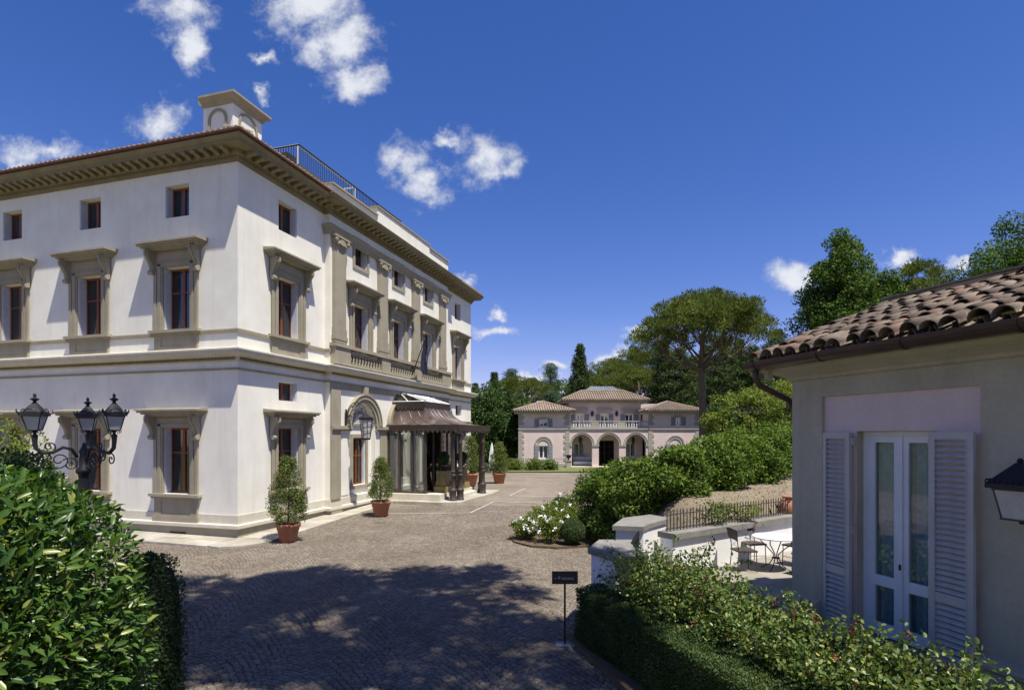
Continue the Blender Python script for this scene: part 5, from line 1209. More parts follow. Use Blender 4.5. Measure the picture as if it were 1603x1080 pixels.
# ------------------------------------------------------------------ three armed lamp
lp = thing('street_lamp', 'black three armed iron lamp post rising behind the laurel hedge', 'street lamp', (-7.85, 10.5, gz(10.5)))
MB().lathe([(.20, 0), (.20, .3), (.12, .4), (.085, .5), (.07, 2.2), (.09, 2.25), (.09, 2.5), (.07, 2.6), (.10, 2.75), (.10, 2.9), (.085, 3.0), (.09, 3.08), (.13, 3.12), (.13, 3.17), (.075, 3.22), (.08, 3.36), (.06, 3.44), (.085, 3.5), (.04, 3.58), (.02, 3.66)], 14).build('post', 'iron', lp, smooth=True)
def lantern_head(par, p, rz=0):
    m = MB(); b0, b1, h = .12, .20, .36
    for (sx, sy) in G4: m.tube([(sx * b0, sy * b0, 0), (sx * b1, sy * b1, h)], .014, 4)
    for r_, z_ in ((b0, 0), (b1, h)): m.tube([(r_, r_, z_), (-r_, r_, z_), (-r_, -r_, z_), (r_, -r_, z_), (r_, r_, z_)], .016, 4)
    ln = m.build('lantern', 'iron', par, p, (0, 0, rz)); ln.scale = (.68, .68, .68)
    for k in range(4):
        (ax, ay), (bx, by) = G4[k], G4[(k + 1) % 4]; MB().quad((ax * b0 * .97, ay * b0 * .97, .01), (bx * b0 * .97, by * b0 * .97, .01), (bx * b1 * .97, by * b1 * .97, h - .01), (ax * b1 * .97, ay * b1 * .97, h - .01)).build('lantern_glass', 'lamp_glass', ln)
    m = MB(); r = .25
    m.add([(-r, -r, h), (r, -r, h), (r, r, h), (-r, r, h), (-r, -r, h + .09), (r, -r, h + .09), (r, r, h + .09), (-r, r, h + .09), (-.21, -.21, h + .10), (.21, -.21, h + .10), (.21, .21, h + .10), (-.21, .21, h + .10), (-.04, -.04, h + .34), (.04, -.04, h + .34), (.04, .04, h + .34), (-.04, .04, h + .34)],
          [(0, 3, 2, 1), (0, 1, 5, 4), (1, 2, 6, 5), (2, 3, 7, 6), (3, 0, 4, 7), (4, 5, 9, 8), (5, 6, 10, 9), (6, 7, 11, 10), (7, 4, 8, 11), (8, 9, 13, 12), (9, 10, 14, 13), (10, 11, 15, 14), (11, 8, 12, 15), (12, 13, 14, 15)])
    for (sx, sy) in G4: m.tube([(sx * .24, sy * .24, h + .06), (sx * .28, sy * .28, h + .13), (sx * .27, sy * .27, h + .18)], [.03, .018, .006], 5)
    for (ax, sg) in ((0, -1), (0, 1), (1, -1), (1, 1)):
        pts = [(math.cos(t) * .13, math.sin(t) * .09) for t in np.linspace(0, math.pi, 9)]
        m.tube([((q[0], sg * .245, h + .09 + q[1]) if ax == 0 else (sg * .245, q[0], h + .09 + q[1])) for q in pts], .014, 4)
    m.lathe([(.05, h + .34), (.035, h + .38), (.09, h + .42), (.11, h + .44), (.04, h + .47), (.03, h + .53), (.045, h + .55), (.0, h + .60)], 10); m.build('lantern_roof', 'iron', ln)
    m = MB()
    for k in range(4):
        a = R(90 * k); c, s = math.cos(a), math.sin(a)
        for (sc, zc, rr) in ((.09, -.06, .055), (.13, -.04, .04)): m.tube([(c * (sc + q[0]), s * (sc + q[0]), q[2] + zc) for q in scroll((0, 0, 0), rr, 1.3, 3.1, 'xz', -1, 14)], .007, 4)
    m.lathe([(.03, -.16), (.06, -.14), (.03, -.08), (.08, -.01), (.12, 0)], 8); m.build('scroll_bracket', 'iron', ln)
HZ = 3.70
for (hx, hy, rz) in ((-8.38, 10.05, .3), (-7.02, 10.1, .75), (-8.3, 11.2, .5)):
    p = Vector((hx + 7.85, hy - 10.5)); L = p.length; d = p / L; z0 = 3.16
    def Q(r_, z_): return (d.x * r_, d.y * r_, z_)
    m = MB(); c = [(.1, z0 + .02), (.18, z0 + .17), (.30, z0 + .21), (L * .62, z0 + .13), (L * .85, z0 + .11), (L * .98, z0 + .20), (L, z0 + .32), (L, z0 + .44)]
    m.tube([Q(*q) for q in c], [.03, .03, .028, .028, .032, .036, .04, .05], 7)
    for (cr, cz, rr, tu_, a0, sg) in ((.36, z0 - .02, .19, 1.7, 1.6, -1), (.55, z0 + .06, .12, 1.4, 1.2, -1), (.5, z0 + .22, .10, 1.3, 4.2, -1), (L * .9, z0 + .0, .11, 1.3, 1.8, -1), (.2, z0 - .1, .13, 1.4, .6, 1)):
        m.tube([Q(q[0], q[2]) for q in scroll((cr, 0, cz), rr, tu_, a0, 'xz', sg, 22)], .012, 5)
    ar = m.build('arm', 'iron', lp, (0, 0, -gz(10.5)))
    lantern_head(lp, (p.x, p.y, 3.68 - gz(10.5)), rz)

# ------------------------------------------------------------------ parasol far left of the lodge
o = thing('closed_parasol', 'closed white parasol standing on the far lawn beside the canopy', 'parasol', (px(770, 46), 46, gz(46)))
MB().tube([(0, 0, 0), (0, 0, 1.2)], .03, 6).build('pole', 'white_paint', o)
m = MB(); pr = [(.16, .45), (.20, .7), (.22, 1.1), (.17, 1.6), (.10, 2.1), (.03, 2.45), (.0, 2.5)]; m.lathe(pr, 14)
m.v = [(x * (1 + .25 * math.sin(9 * math.atan2(y, x))), y * (1 + .25 * math.sin(9 * math.atan2(y, x))), z) for x, y, z in m.v]; m.build('folded_canopy', 'white_paint', o)

# ------------------------------------------------------------------ near plants
# laurel hedge, front left: rounded clipped mass
LHC, LHR = np.array([-5.0, 2.95, 1.26]), np.array([2.28, 1.95, 2.12])
lh = thing('laurel_hedge', 'big glossy laurel hedge filling the lower left foreground', 'hedge', (LHC[0], LHC[1], gz(3.5)))
def cam_sort(P): return np.linalg.norm(P - np.array([0, 0, CAM_Z]), axis=1)
def visible_side(P, N): return ((np.array([0, 0, CAM_Z]) - P) * N).sum(1) > -.35
P, N = shell(LHC, LHR, 165000, 6.0, .04, .12, gz(3) - .1)
k = visible_side(P, N) & (np.abs(P[:, 0]) < 1.25 * np.maximum(P[:, 1], .1) + .8); P, N = P[k], N[k]
P -= np.array([LHC[0], LHC[1], gz(3.5)])
D = unit(N * .55 + rnd_dir(len(P)) * .9 + np.array([.15, 0, .35])); NN = unit(N * .8 + rnd_dir(len(P)) * .55 + np.array([0, 0, .6]))
V, F = leaves(P, D, NN, .080, .029, T_LAUREL, .5)
nl = len(P); k8 = 8; dist = cam_sort(P + np.array([LHC[0], LHC[1], gz(3.5)]))
wp = P + np.array([LHC[0], LHC[1], gz(3.5)]); u_ = wp[:, 0] / np.maximum(wp[:, 1], .05) * FPX + CPX; v_ = HPX - (wp[:, 2] - CAM_Z) / np.maximum(wp[:, 1], .05) * FPX
inv = (u_ > 5) & (u_ < 300) & (v_ > 690) & (v_ < 1075) & (wp[:, 1] > .3)
order = np.argsort(np.where(inv, dist, 1e9))[:300]; keep = np.ones(nl, bool); keep[order] = False
Vr = V.reshape(nl, k8, 3)

def single(name):
    m = MATS[name].copy(); m.name = name + '_single'; nt = m.node_tree
    for n in list(nt.nodes):
        if n.bl_idname == 'ShaderNodeValToRGB':
            oi = nt.nodes.new('ShaderNodeObjectInfo'); nt.links.new(oi.outputs['Random'], n.inputs[0])
    MATS[name + '_single'] = m
single('laurel_leaf')
for i in order: ob('leaf', np_mesh('leaf', Vr[i] - P[i], T_LAUREL[1], 'laurel_leaf_single', True), lh, tuple(P[i]))
n = int(keep.sum()); Fk = (T_LAUREL[1][None] + (np.arange(n) * k8)[:, None, None]).reshape(-1, 3)
tag(ob('leaves', np_mesh('leaves', Vr[keep].reshape(-1, 3), Fk, 'laurel_leaf', True), lh), kind='stuff')

def super_core(c, r, p, k, name, parent, mat='leaf_core'):  # solid dark core added inside foliage to stop the view through it
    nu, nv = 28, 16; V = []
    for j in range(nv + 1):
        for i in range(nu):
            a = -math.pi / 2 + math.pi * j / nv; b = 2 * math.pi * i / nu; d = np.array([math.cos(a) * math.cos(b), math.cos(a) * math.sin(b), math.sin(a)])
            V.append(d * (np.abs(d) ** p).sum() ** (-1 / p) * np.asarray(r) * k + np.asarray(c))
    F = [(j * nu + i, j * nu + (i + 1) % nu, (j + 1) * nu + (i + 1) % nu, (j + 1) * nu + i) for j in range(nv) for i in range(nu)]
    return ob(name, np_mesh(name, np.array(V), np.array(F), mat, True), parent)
super_core((0, 0, LHC[2] - gz(3.5)), LHR, 6.0, .87, 'dark_core', lh)
m = MB()
for i in range(90):
    j = random.randrange(nl); a = P[j]; m.tube([tuple(a * .86 + np.array([0, 0, .15])), tuple(a + D[j] * .02)], [.009, .004], 4)
tag(m.build('twigs', 'twig', lh), kind='stuff')

def blob_shrub(name, label, cat, c, r, n, L, W, mat, p=2.4, lump=.1, core=.84, group=None, tmpl=T_DIAMOND, depth=.2, out=.6, up=.3, base=None, cull=True, big_leaf=False):
    g = terr(c[0], c[1]) if base is None else base
    o = thing(name, label, cat, (c[0], c[1], g), 0, group)
    P, N = shell((0, 0, c[2] - g), r, n, p, lump, depth, -.05)
    if cull:
        Wp = P + np.array([c[0], c[1], g]); k = visible_side(Wp, N) | (rng.random(len(P)) < .25); P, N = P[k], N[k]
    V, F = foliage(P, N, L, W, tmpl, out, up); ob('foliage', np_mesh('foliage', V, F, mat), o)
    super_core((0, 0, c[2] - g), r, p, core, 'dark_core', o)
    return o
# clipped dark shrub at the end of the hedge and low growth at its foot
blob_shrub('clipped_shrub', 'tall clipped dark box shrub at the end of the laurel hedge', 'shrub', (-4.34, 6.75, .92), (.30, .45, 1.22), 26000, .04, .022, 'box_leaf', 5, .02, .9)
blob_shrub('low_shrub', 'low dark shrub at the foot of the clipped box shrub', 'shrub', (-3.55, 5.65, .15), (.95, .55, .55), 9000, .075, .024, 'box_leaf', 2.2, .12, .8, up=.6)
blob_shrub('round_hedge', 'dark rounded hedge top behind the laurel hedge on the left', 'hedge', (-7.1, 7.6, 1.78), (1.25, .9, 1.62), 26000, .085, .035, 'box_leaf', 2.6, .05, .88)
blob_shrub('yellow_shrub', 'pale yellow green shrub beside the lamp post at the left edge', 'shrub', (-9.75, 11.2, 2.25), (.75, .7, 1.45), 6500, .075, .04, 'bright_leaf', 2.2, .22, .6)
# box hedge along the passage
hd = (fence_b - fence_a).normalized(); hn = Vector((hd.y, -hd.x))
bh = thing('box_hedge', 'low clipped dark box hedge along the drive in front of the roses', 'hedge', (1.18, 10.55, gz(9)), math.atan2(hd.y, hd.x))
HLn = 6.3
P, N = boxshell(0, HLn, -.02, .92, 0, 1.02, 110000, .03, .06, 'tflr')
# the front face (towards the drive) is y1/y0 depending on the turn
P2, N2 = boxshell(0, HLn, -.02, .92, 0, 1.02, 60000, .03, .06, 'b'); P = np.vstack([P, P2]); N = np.vstack([N, N2])
ca, sa = hd.x, hd.y
Wx = P[:, 0] * ca - P[:, 1] * sa + 1.18; Wy = P[:, 0] * sa + P[:, 1] * ca + 10.55
Nw = np.stack([N[:, 0] * ca - N[:, 1] * sa, N[:, 0] * sa + N[:, 1] * ca, N[:, 2]], 1)
k = ((np.stack([-Wx, -Wy, CAM_Z - P[:, 2]], 1) * Nw).sum(1) > -.2) & (Wy > 5.2); P, N = P[k], N[k]
V, F = foliage(P, N, .032, .019, T_DIAMOND, .6, .3); ob('foliage', np_mesh('foliage', V, F, 'box_leaf'), bh)
MB().box(.06, HLn - .06, .05, .85, 0, .94).build('dark_core', 'leaf_core', bh)  # solid dark block added inside the hedge leaves
tag(MB().prism([(1.0, 10.75), (1.35, 10.85), (4.6, 2.0), (3.6, 2.0)], -.3, -.14).build('hedge_bed', 'soil'), kind='structure')
# climbing roses on the fence: several bushes
def rose_bush(c, r, n, label, L=.055, flowers=0, buds=0, canes=26, mat='rose_leaf', base=0, group=None, tm=T_OVAL, spray=.35):
    o = thing('rose_bush', label, 'rose bush', (c[0], c[1], base), 0, group); cz = c[2] - base; m = MB(); tips = []; cent = []; rad = []
    for i in range(canes):
        d = rnd_dir(1)[0]; d[2] = abs(d[2]) * .9 + .05; t = np.array([0, 0, cz]) + d * np.array(r) * (random.uniform(.75, 1.1) + (spray if random.random() < .3 else 0))
        b = np.array([random.uniform(-.25, .25), random.uniform(-.25, .25), 0]); mid = (b + t) / 2 + np.array([0, 0, .18]) + rnd_dir(1)[0] * .1
        pts = [tuple((1 - s) ** 2 * b + 2 * s * (1 - s) * mid + s * s * t) for s in np.linspace(0, 1, 8)]; m.tube(pts, list(np.linspace(.009, .003, 8)), 4); tips.append(t)
        for s in np.linspace(.35, 1, 7):
            q = (1 - s) ** 2 * b + 2 * s * (1 - s) * mid + s * s * t; cent.append(q); rad.append(random.uniform(.06, .15))
    for i in range(int(canes * 3.2)):
        d = rnd_dir(1)[0]; cent.append(np.array([0, 0, cz]) + d * np.array(r) * random.uniform(.4, .95)); rad.append(random.uniform(.08, .2))
    cent = np.array(cent); rad = np.array(rad); kz = cent[:, 2] > .02; cent, rad = cent[kz], rad[kz]
    V, F = clump_crown(cent, rad, max(3, n // len(cent)), L, L * .62, .9, .5, .4, tm); ob('foliage', np_mesh('foliage', V, F, mat, True), o); m.build('canes', 'twig', o)
    def top(i): return tips[i % len(tips)] if i < len(tips) else np.array([0, 0, cz]) + (lambda d: d * np.array([1, 1, np.sign(d[2])]))(rnd_dir(1)[0]) * np.array(r)
    for i in range(flowers):
        d = rnd_dir(1)[0]; d[2] = abs(d[2]); d[1] = -abs(d[1]) if random.random() < .7 else d[1]; q = np.array([0, 0, cz]) + unit(d[None])[0] * np.array(r) * random.uniform(.95, 1.15)
        Vf, Ff = leaves(np.repeat(q[None], 22, 0) + rng.normal(size=(22, 3)) * .03, rnd_dir(22), rnd_dir(22), .055, .055, T_OVAL); ob('blossom', np_mesh('blossom', Vf, Ff, 'petal'), o)
    for i in range(buds):
        q = top(random.randrange(len(tips))) + rnd_dir(1)[0] * .05
        Vf, Ff = leaves(np.repeat(q[None], 14, 0) + rng.normal(size=(14, 3)) * .02, rnd_dir(14), rnd_dir(14), .042, .026, T_OVAL); ob('red_shoot', np_mesh('red_shoot', Vf, Ff, 'bud_red'), o)
    return o
rb = [((2.35, 9.9, .95), (.62, .55, .72), 1700, 'leafy climbing rose against the dark capped gate pillar', 5), ((2.85, 9.0, .95), (.6, .6, .75), 2000, 'climbing rose with red shoots in the middle of the fence', 8),
      ((3.2, 8.1, .85), (.55, .6, .62), 1700, 'lower climbing rose before the terrace shade', 9), ((3.55, 7.1, .82), (.6, .62, .62), 1900, 'climbing rose below the left blue shutter', 8),
      ((3.9, 6.15, .80), (.6, .62, .62), 2000, 'climbing rose with yellow green leaves below the french door', 8), ((4.2, 5.3, .80), (.58, .6, .62), 1900, 'climbing rose nearest the camera below the right blue shutter', 6)]
for (c, r, n, lab, b) in rb: rose_bush(c, (r[0] * 1.08, r[1] * 1.08, r[2] * 1.03), int(n * 3.2), lab, .060, 0, b, 46, 'rose_leaf', .0, 'climbing roses on the fence')
# white rose bed with box balls
tag(MB().prism([(p[0], p[1]) for p in [(-.1, 20.0), (.05, 18.9), (.6, 18.2), (1.4, 17.95), (2.3, 18.2), (3.1, 18.9), (3.6, 20.5), (3.4, 24), (2.8, 27), (1.7, 24), (.6, 22)]], -.1, gz(19) + .05).build('flower_bed', 'soil'), kind='structure')
for i, (c, r, n, fl, lab) in enumerate([((.45, 19.3, .42), (.5, .45, .40), 2600, 8, 'white rose bush at the left tip of the flower bed'), ((1.25, 18.7, .45), (.55, .45, .45), 3000, 9, 'white rose bush in the front of the flower bed'),
      ((1.2, 20.4, .55), (.75, .6, .5), 3000, 7, 'white rose bush in the middle of the flower bed'), ((2.05, 21.2, .6), (.8, .7, .55), 3000, 4, 'rose bush at the back of the flower bed'), ((2.75, 19.2, .45), (.45, .4, .4), 1800, 3, 'small white rose bush right of the box ball'), ((2.4, 24.3, .65), (.6, .6, .5), 1800, 8, 'white rose bush at the far end by the painted lines')]):
    rose_bush(c, r, n, lab, .062, fl, 0, 22, 'bright_leaf' if i != 4 else 'rose_leaf', gz(c[1]) + .05, 'white roses in the flower bed', spray=.25)
blob_shrub('box_ball', 'clipped round box ball at the front of the rose bed', 'shrub', (1.95, 18.4, .50), (.40, .40, .40), 9000, .035, .02, 'box_leaf', 2, .02, .92)
blob_shrub('box_ball', 'clipped round box ball at the back of the rose bed', 'shrub', (1.95, 22.9, .70), (.42, .42, .40), 5000, .045, .028, 'box_leaf', 2, .02, .92)
blob_shrub('box_ball', 'clipped round box ball among roses at the left of the bed', 'shrub', (.55, 20.0, .42), (.34, .34, .34), 4000, .04, .022, 'box_leaf', 2, .02, .92)
def clump_shrub(name, label, cat, c, r, n_cl, per, L, W, mat, cr=(.22, .42), group=None, p=3.0):
    g = terr(c[0], c[1]); o = thing(name, label, cat, (c[0], c[1], g), 0, group)
    P, N = shell((0, 0, c[2] - g), r, n_cl, p, .10, .32, -.1); k = (P[:, 2] > -.05); P, N = P[k], N[k]
    P = P + N * rng.uniform(-.1, .16, (len(P), 1)); rad = rng.uniform(cr[0], cr[1], len(P)); V, F = clump_crown(P, rad, per, L, W, .75, .6, .15)
    ob('foliage', np_mesh('foliage', V, F, mat), o); super_core((0, 0, c[2] - g), r, p, .70, 'dark_core', o)
    m = MB()
    for q in P[::9]: m.tube([(q[0] * .2, q[1] * .2, .0), tuple(q * np.array([.6, .6, .5])), tuple(q)], [.03, .02, .008], 5)
    tag(m.build('branches', 'twig', o), kind='stuff'); return o
# tall evergreen shrubs on the bank
SH = [((3.45, 19.2, 1.0), (1.0, 1.0, 1.55), 'leafy evergreen shrub at the left end of the bank hedge'), ((4.2, 17.9, 1.35), (.95, .9, 1.45), 'evergreen shrub behind the pale capped gate pillar'), ((5.15, 17.5, 1.85), (1.0, .9, 1.25), 'evergreen shrub above the start of the railing'),
      ((6.45, 18.3, 2.1), (1.15, 1.0, 1.25), 'evergreen shrub in the middle of the bank hedge'), ((7.95, 19.4, 2.35), (1.3, 1.1, 1.2), 'dense evergreen shrub below the bright slope hedge'), ((9.7, 20.9, 2.6), (1.45, 1.25, 1.1), 'evergreen shrub of the bank hedge beside the near house')]
for (c, r, lab) in SH: clump_shrub('evergreen_shrub', lab, 'shrub', c, (r[0] * 1.05, r[1], r[2] * .94), 150, 170, .125, .05, 'shrub_leaf', (.20, .40), 'shrubs of the bank hedge')
for (c, r, lab) in []: blob_shrub('evergreen_shrub', lab, 'shrub', c, (r[0] * 1.1, r[1] * 1.05, r[2] * 1.03), 26000, .12, .05, 'shrub_leaf', 2.3, .34, .74, 'shrubs of the bank hedge', T_DIAMOND, .22, .6, .1)
for (c, r, lab, mt) in [((10.9, 26.5, 3.9), (1.7, 1.4, 1.45), 'bright green clipped hedge mound on the slope', 'bright_leaf'), ((12.6, 26.9, 4.35), (1.6, 1.4, 1.45), 'yellow green hedge mound in the middle of the slope', 'bright_leaf'), ((14.2, 27.6, 4.5), (1.8, 1.4, 1.6), 'yellow green hedge mound beside the near house', 'bright_leaf')]:
    clump_shrub('slope_hedge', lab, 'hedge', c, r, 150, 110, .13, .06, mt, (.25, .45))
rose_bush((px(1120, 13.6), 13.78, 1.65), (.55, .25, .30), 700, 'thin climber twined through the railing left of the chairs', .055, 0, 0, 14, 'rose_leaf', 1.43)
rose_bush((px(1165, 14.3), 14.42, 1.65), (.55, .25, .32), 700, 'thin yellowing climber on the railing behind the chairs', .055, 0, 0, 14, 'bright_leaf', 1.43)
n_ = 5200; lx_ = rng.uniform(3.6, 11, n_); ly_ = rng.uniform(13.2, 22, n_); lz_ = np.array([terr(float(a), float(b)) + .022 for a, b in zip(lx_, ly_)]); ok_ = np.array([bank(float(a), float(b))[0] > .3 for a, b in zip(lx_, ly_)])
P = np.stack([lx_, ly_, lz_], 1)[ok_]; D = rnd_dir(len(P)) * np.array([1, 1, .25]); V, F = leaves(P, D, unit(rnd_dir(len(P)) * .4 + np.array([0, 0, 1])), .055, .03, T_OVAL, .5)
leafmat('dry_leaf', (.09, .06, .03), (.24, .17, .09), (.32, .26, .15), .8, .1, .1)
tag(ob('leaf_litter', np_mesh('leaf_litter', V, F, 'dry_leaf')), 'dry leaf litter scattered over the gravel bank', 'leaf litter', kind='stuff')
rx_ = rng.uniform(-8, 3, 420); ry_ = rng.uniform(8, 30, 420); P = np.stack([rx_, ry_, np.array([gz(float(b)) + .012 for b in ry_])], 1); V, F = leaves(P, rnd_dir(420) * np.array([1, 1, .2]), unit(rnd_dir(420) * .3 + np.array([0, 0, 1])), .05, .028, T_OVAL, .5)
tag(ob('fallen_leaves', np_mesh('fallen_leaves', V, F, 'dry_leaf')), 'single fallen leaves lying on the cobbled drive', 'leaf litter', kind='stuff')
# planting before the lodge and the far lawn
for i, (x, y, r, mt, lab) in enumerate([(.2, 50.5, .8, 'bright_leaf', 'pale rose bush at the left end of the lodge border'), (1.9, 50.3, .85, 'bright_leaf', 'pale rose bush in the middle of the lodge border'), (3.3, 50.6, .75, 'shrub_leaf', 'green bush at the right end of the lodge border'), (-1.4, 49.6, .6, 'cedar_needle', 'grey lavender clump on the far lawn'), (-2.6, 48.8, .6, 'cedar_needle', 'grey lavender clump right of the parasol')]):
    blob_shrub('border_shrub', lab, 'shrub', (x, y, gz(50) + r * .45), (r, .6, r * .75), 2600, .12, .06, mt, 2, .2, .7, 'planting before the lodge')
for i, (x, y, rx, lab) in enumerate([(-3.2, 57.5, 2.6, 'clipped green hedge behind the parasol'), (-.8, 58.2, 1.3, 'clipped green hedge beside the lodge wall')]):
    blob_shrub('far_hedge', lab, 'hedge', (x, y, gz(50) + .9), (rx, 1.0, 1.15), 7000, .13, .07, 'shrub_leaf', 5, .03, .9)

# ------------------------------------------------------------------ trees
def trunk_mesh(path, radii, limbs, name='trunk'):
    m = MB(); m.tube(path, radii, 10)
    for (a, b, r0, r1, bend) in limbs:
        a = Vector(a); b = Vector(b); mid = (a + b) / 2 + Vector(bend); pts = [(1 - s) ** 2 * a + 2 * s * (1 - s) * mid + s * s * b for s in np.linspace(0, 1, 7)]
        m.tube(pts, list(np.linspace(r0, r1, 7)), 6)
    return m.mesh(name, 'bark', True)
def stone_pine(H, Rc, thick, seed, n_cl=230, per=95, bare=.55, L=.26, W=.055, gaps=.0):
    rs = random.Random(seed); cl = []; rad = []; limbs = []; lobes = [(0, 0, H - thick * .42, .46 * Rc)]; z0 = H * bare
    for k in range(6): a = k * 1.047 + rs.uniform(-.3, .3); q = Rc * rs.uniform(.40, .52); lobes.append((q * math.cos(a), q * math.sin(a), H - thick * rs.uniform(.50, .72), Rc * rs.uniform(.30, .40)))
    for k in range(9): a = k * .698 + seed + rs.uniform(-.2, .2); q = Rc * rs.uniform(.68, .84); lobes.append((q * math.cos(a), q * math.sin(a), H - thick * rs.uniform(.68, .98), Rc * rs.uniform(.20, .32)))
    tot = sum(l[3] ** 2 for l in lobes)
    for (x, y, z, r) in lobes:
        for i in range(max(4, int(n_cl * r * r / tot))):
            a = rs.uniform(0, 6.283); q = r * math.sqrt(rs.random()); t = q / r
            cl.append((x + q * math.cos(a), y + q * math.sin(a), z + thick * .42 * math.sqrt(1 - t * t * .96) - rs.random() ** 2 * thick * .22)); rad.append(rs.uniform(.5, .85) * Rc / 7.0)
        zz = z0 + (z - thick * .3 - z0) * rs.uniform(0, .75); d = Vector((x, y, 0)); b = (x * .85, y * .85, z - thick * .02)
        limbs.append(((0, 0, zz), b, (.04 + .0060 * H) * rs.uniform(.7, 1.1), .03, (0, 0, -.12 * d.length)))
        for k in range(4):
            a = rs.uniform(0, 6.283); limbs.append(((x * .6, y * .6, zz + (z - zz) * .5), (x + r * .7 * math.cos(a), y + r * .7 * math.sin(a), z + thick * .18), .035 + .001 * H, .012, (0, 0, -.05 * r)))
    cl = np.array(cl)
    tk = trunk_mesh([(0, 0, -.3), (.05, 0, H * .3), (-.08, .1, H * .6), (.1, 0, H * .88)], [.026 * H, .021 * H, .016 * H, .006 * H], limbs)
    d = np.array(rad)
    n = len(cl); P0 = np.repeat(cl, per, 0); dd = rnd_dir(n * per); P_ = P0 + dd * np.cbrt(rng.random((n * per, 1))) * np.repeat(d, per)[:, None] * np.array([1, 1, .6])
    D = unit(dd * .7 + rnd_dir(n * per) * .5 + np.array([0, 0, .7])); V, F = leaves(P_, D, unit(rnd_dir(n * per) + np.array([0, 0, .6])), L, W)
    return tk, np_mesh('crown', V, F, 'pine_needle')
def conifer(H, Rb, seed, mat='conifer_needle', rings=34, per=7, nper=70, taper=1.0, droop=.25, L=.34, W=.10, flat=.35, z0=.06):
    rs = random.Random(seed); cl = []; rad = []
    for i in range(rings):
        t = i / (rings - 1); z = H * (z0 + (1 - z0) * t); r = Rb * (1 - t) ** taper * (1 + .18 * math.sin(i * 2.1 + seed)) + .12
        k = max(3, int(per * (r / Rb) + 2))
        for j in range(k):
            a = 6.283 * j / k + i * 1.1 + rs.uniform(-.3, .3)
            for f in (.92, .55):
                q = r * f * rs.uniform(.8, 1.1); cl.append((q * math.cos(a), q * math.sin(a), z - droop * q)); rad.append(.20 * Rb * rs.uniform(.7, 1.25) * (.55 + .6 * (1 - t)))
    tk = trunk_mesh([(0, 0, -.3), (0, 0, H * .5), (0, 0, H * .97)], [.022 * H, .014 * H, .003 * H], [])
    V, F = clump_crown(np.array(cl), np.array(rad), nper, L, W, flat, .7, -.05); return tk, np_mesh('crown', V, F, mat)
def cedar(H, Rb, seed, mat='cedar_needle', tiers=13, nper=110, L=.30, W=.07):
    rs = random.Random(seed); cl = []; rad = []; limbs = []
    for i in range(tiers):
        t = i / (tiers - 1); z = H * (.18 + .80 * t); r = Rb * (1 - t * .80) * rs.uniform(.7, 1.1)
        for j in range(5):
            a = 6.283 * j / 5 + i * 1.9 + rs.uniform(-.4, .4); rr = r * rs.uniform(.55, 1.05); limbs.append(((0, 0, z - .3), (rr * math.cos(a), rr * math.sin(a), z), .06, .02, (0, 0, .25)))
            for f in (.35, .6, .8, 1.0): cl.append((rr * f * math.cos(a) + rs.uniform(-.3, .3), rr * f * math.sin(a) + rs.uniform(-.3, .3), z - .10 * rr * f + rs.uniform(-.45, .45))); rad.append(Rb * .17 * rs.uniform(.7, 1.3))
    tk = trunk_mesh([(0, 0, -.3), (.1, 0, H * .5), (0, 0, H * .97)], [.026 * H, .018 * H, .004 * H], limbs)
    V, F = clump_crown(np.array(cl), np.array(rad), nper // 2, L, W, .38, .6, .15); return tk, np_mesh('crown', V, F, mat)
def broadleaf(H, Rx, seed, mat, z0=.25, n_cl=190, per=95, L=.17, W=.12, shape=1.0, lump=.15, flat=.85):
    rs = random.Random(seed); cl = []; rad = []; limbs = []
    for i in range(n_cl):
        d = rnd_dir(1)[0]; t = (d[2] + 1) / 2; w_ = (math.sin(math.pi * min(1, max(0, (t * .86 + .10)) ** shape)) * .55 + .5)
        k = (rs.random() ** .33) * (1 + lump * math.sin(4 * math.atan2(d[1], d[0]) + seed + 5 * t))
        zc = H * (z0 + (1 - z0) * .5); cl.append((d[0] * Rx * w_ * k, d[1] * Rx * w_ * k, zc + d[2] * H * (1 - z0) * .5 * k)); rad.append(rs.uniform(.16, .28) * Rx)
    for i in range(12):
        c = cl[i * 7]; limbs.append(((0, 0, H * (z0 * .7 + .03 * i)), (c[0] * .8, c[1] * .8, c[2]), .018 * H * .6, .02, (0, 0, .3)))
    tk = trunk_mesh([(0, 0, -.3), (.06, 0, H * .4), (0, .05, H * .85)], [.024 * H, .017 * H, .005 * H], limbs)
    V, F = clump_crown(np.array(cl), np.array(rad), per, L, W, flat, .5, .1); return tk, np_mesh('crown', V, F, mat)
def put(name, kit, x, y, label, cat='tree', rz=0, sc=1.0, group=None, z=None):
    o = thing(name, label, cat, (x, y, terr(x, y) if z is None else z), rz, group); o.scale = (sc, sc, sc) if isinstance(sc, (int, float)) else sc
    ob('trunk', kit[0], o); ob('crown', kit[1], o); return o
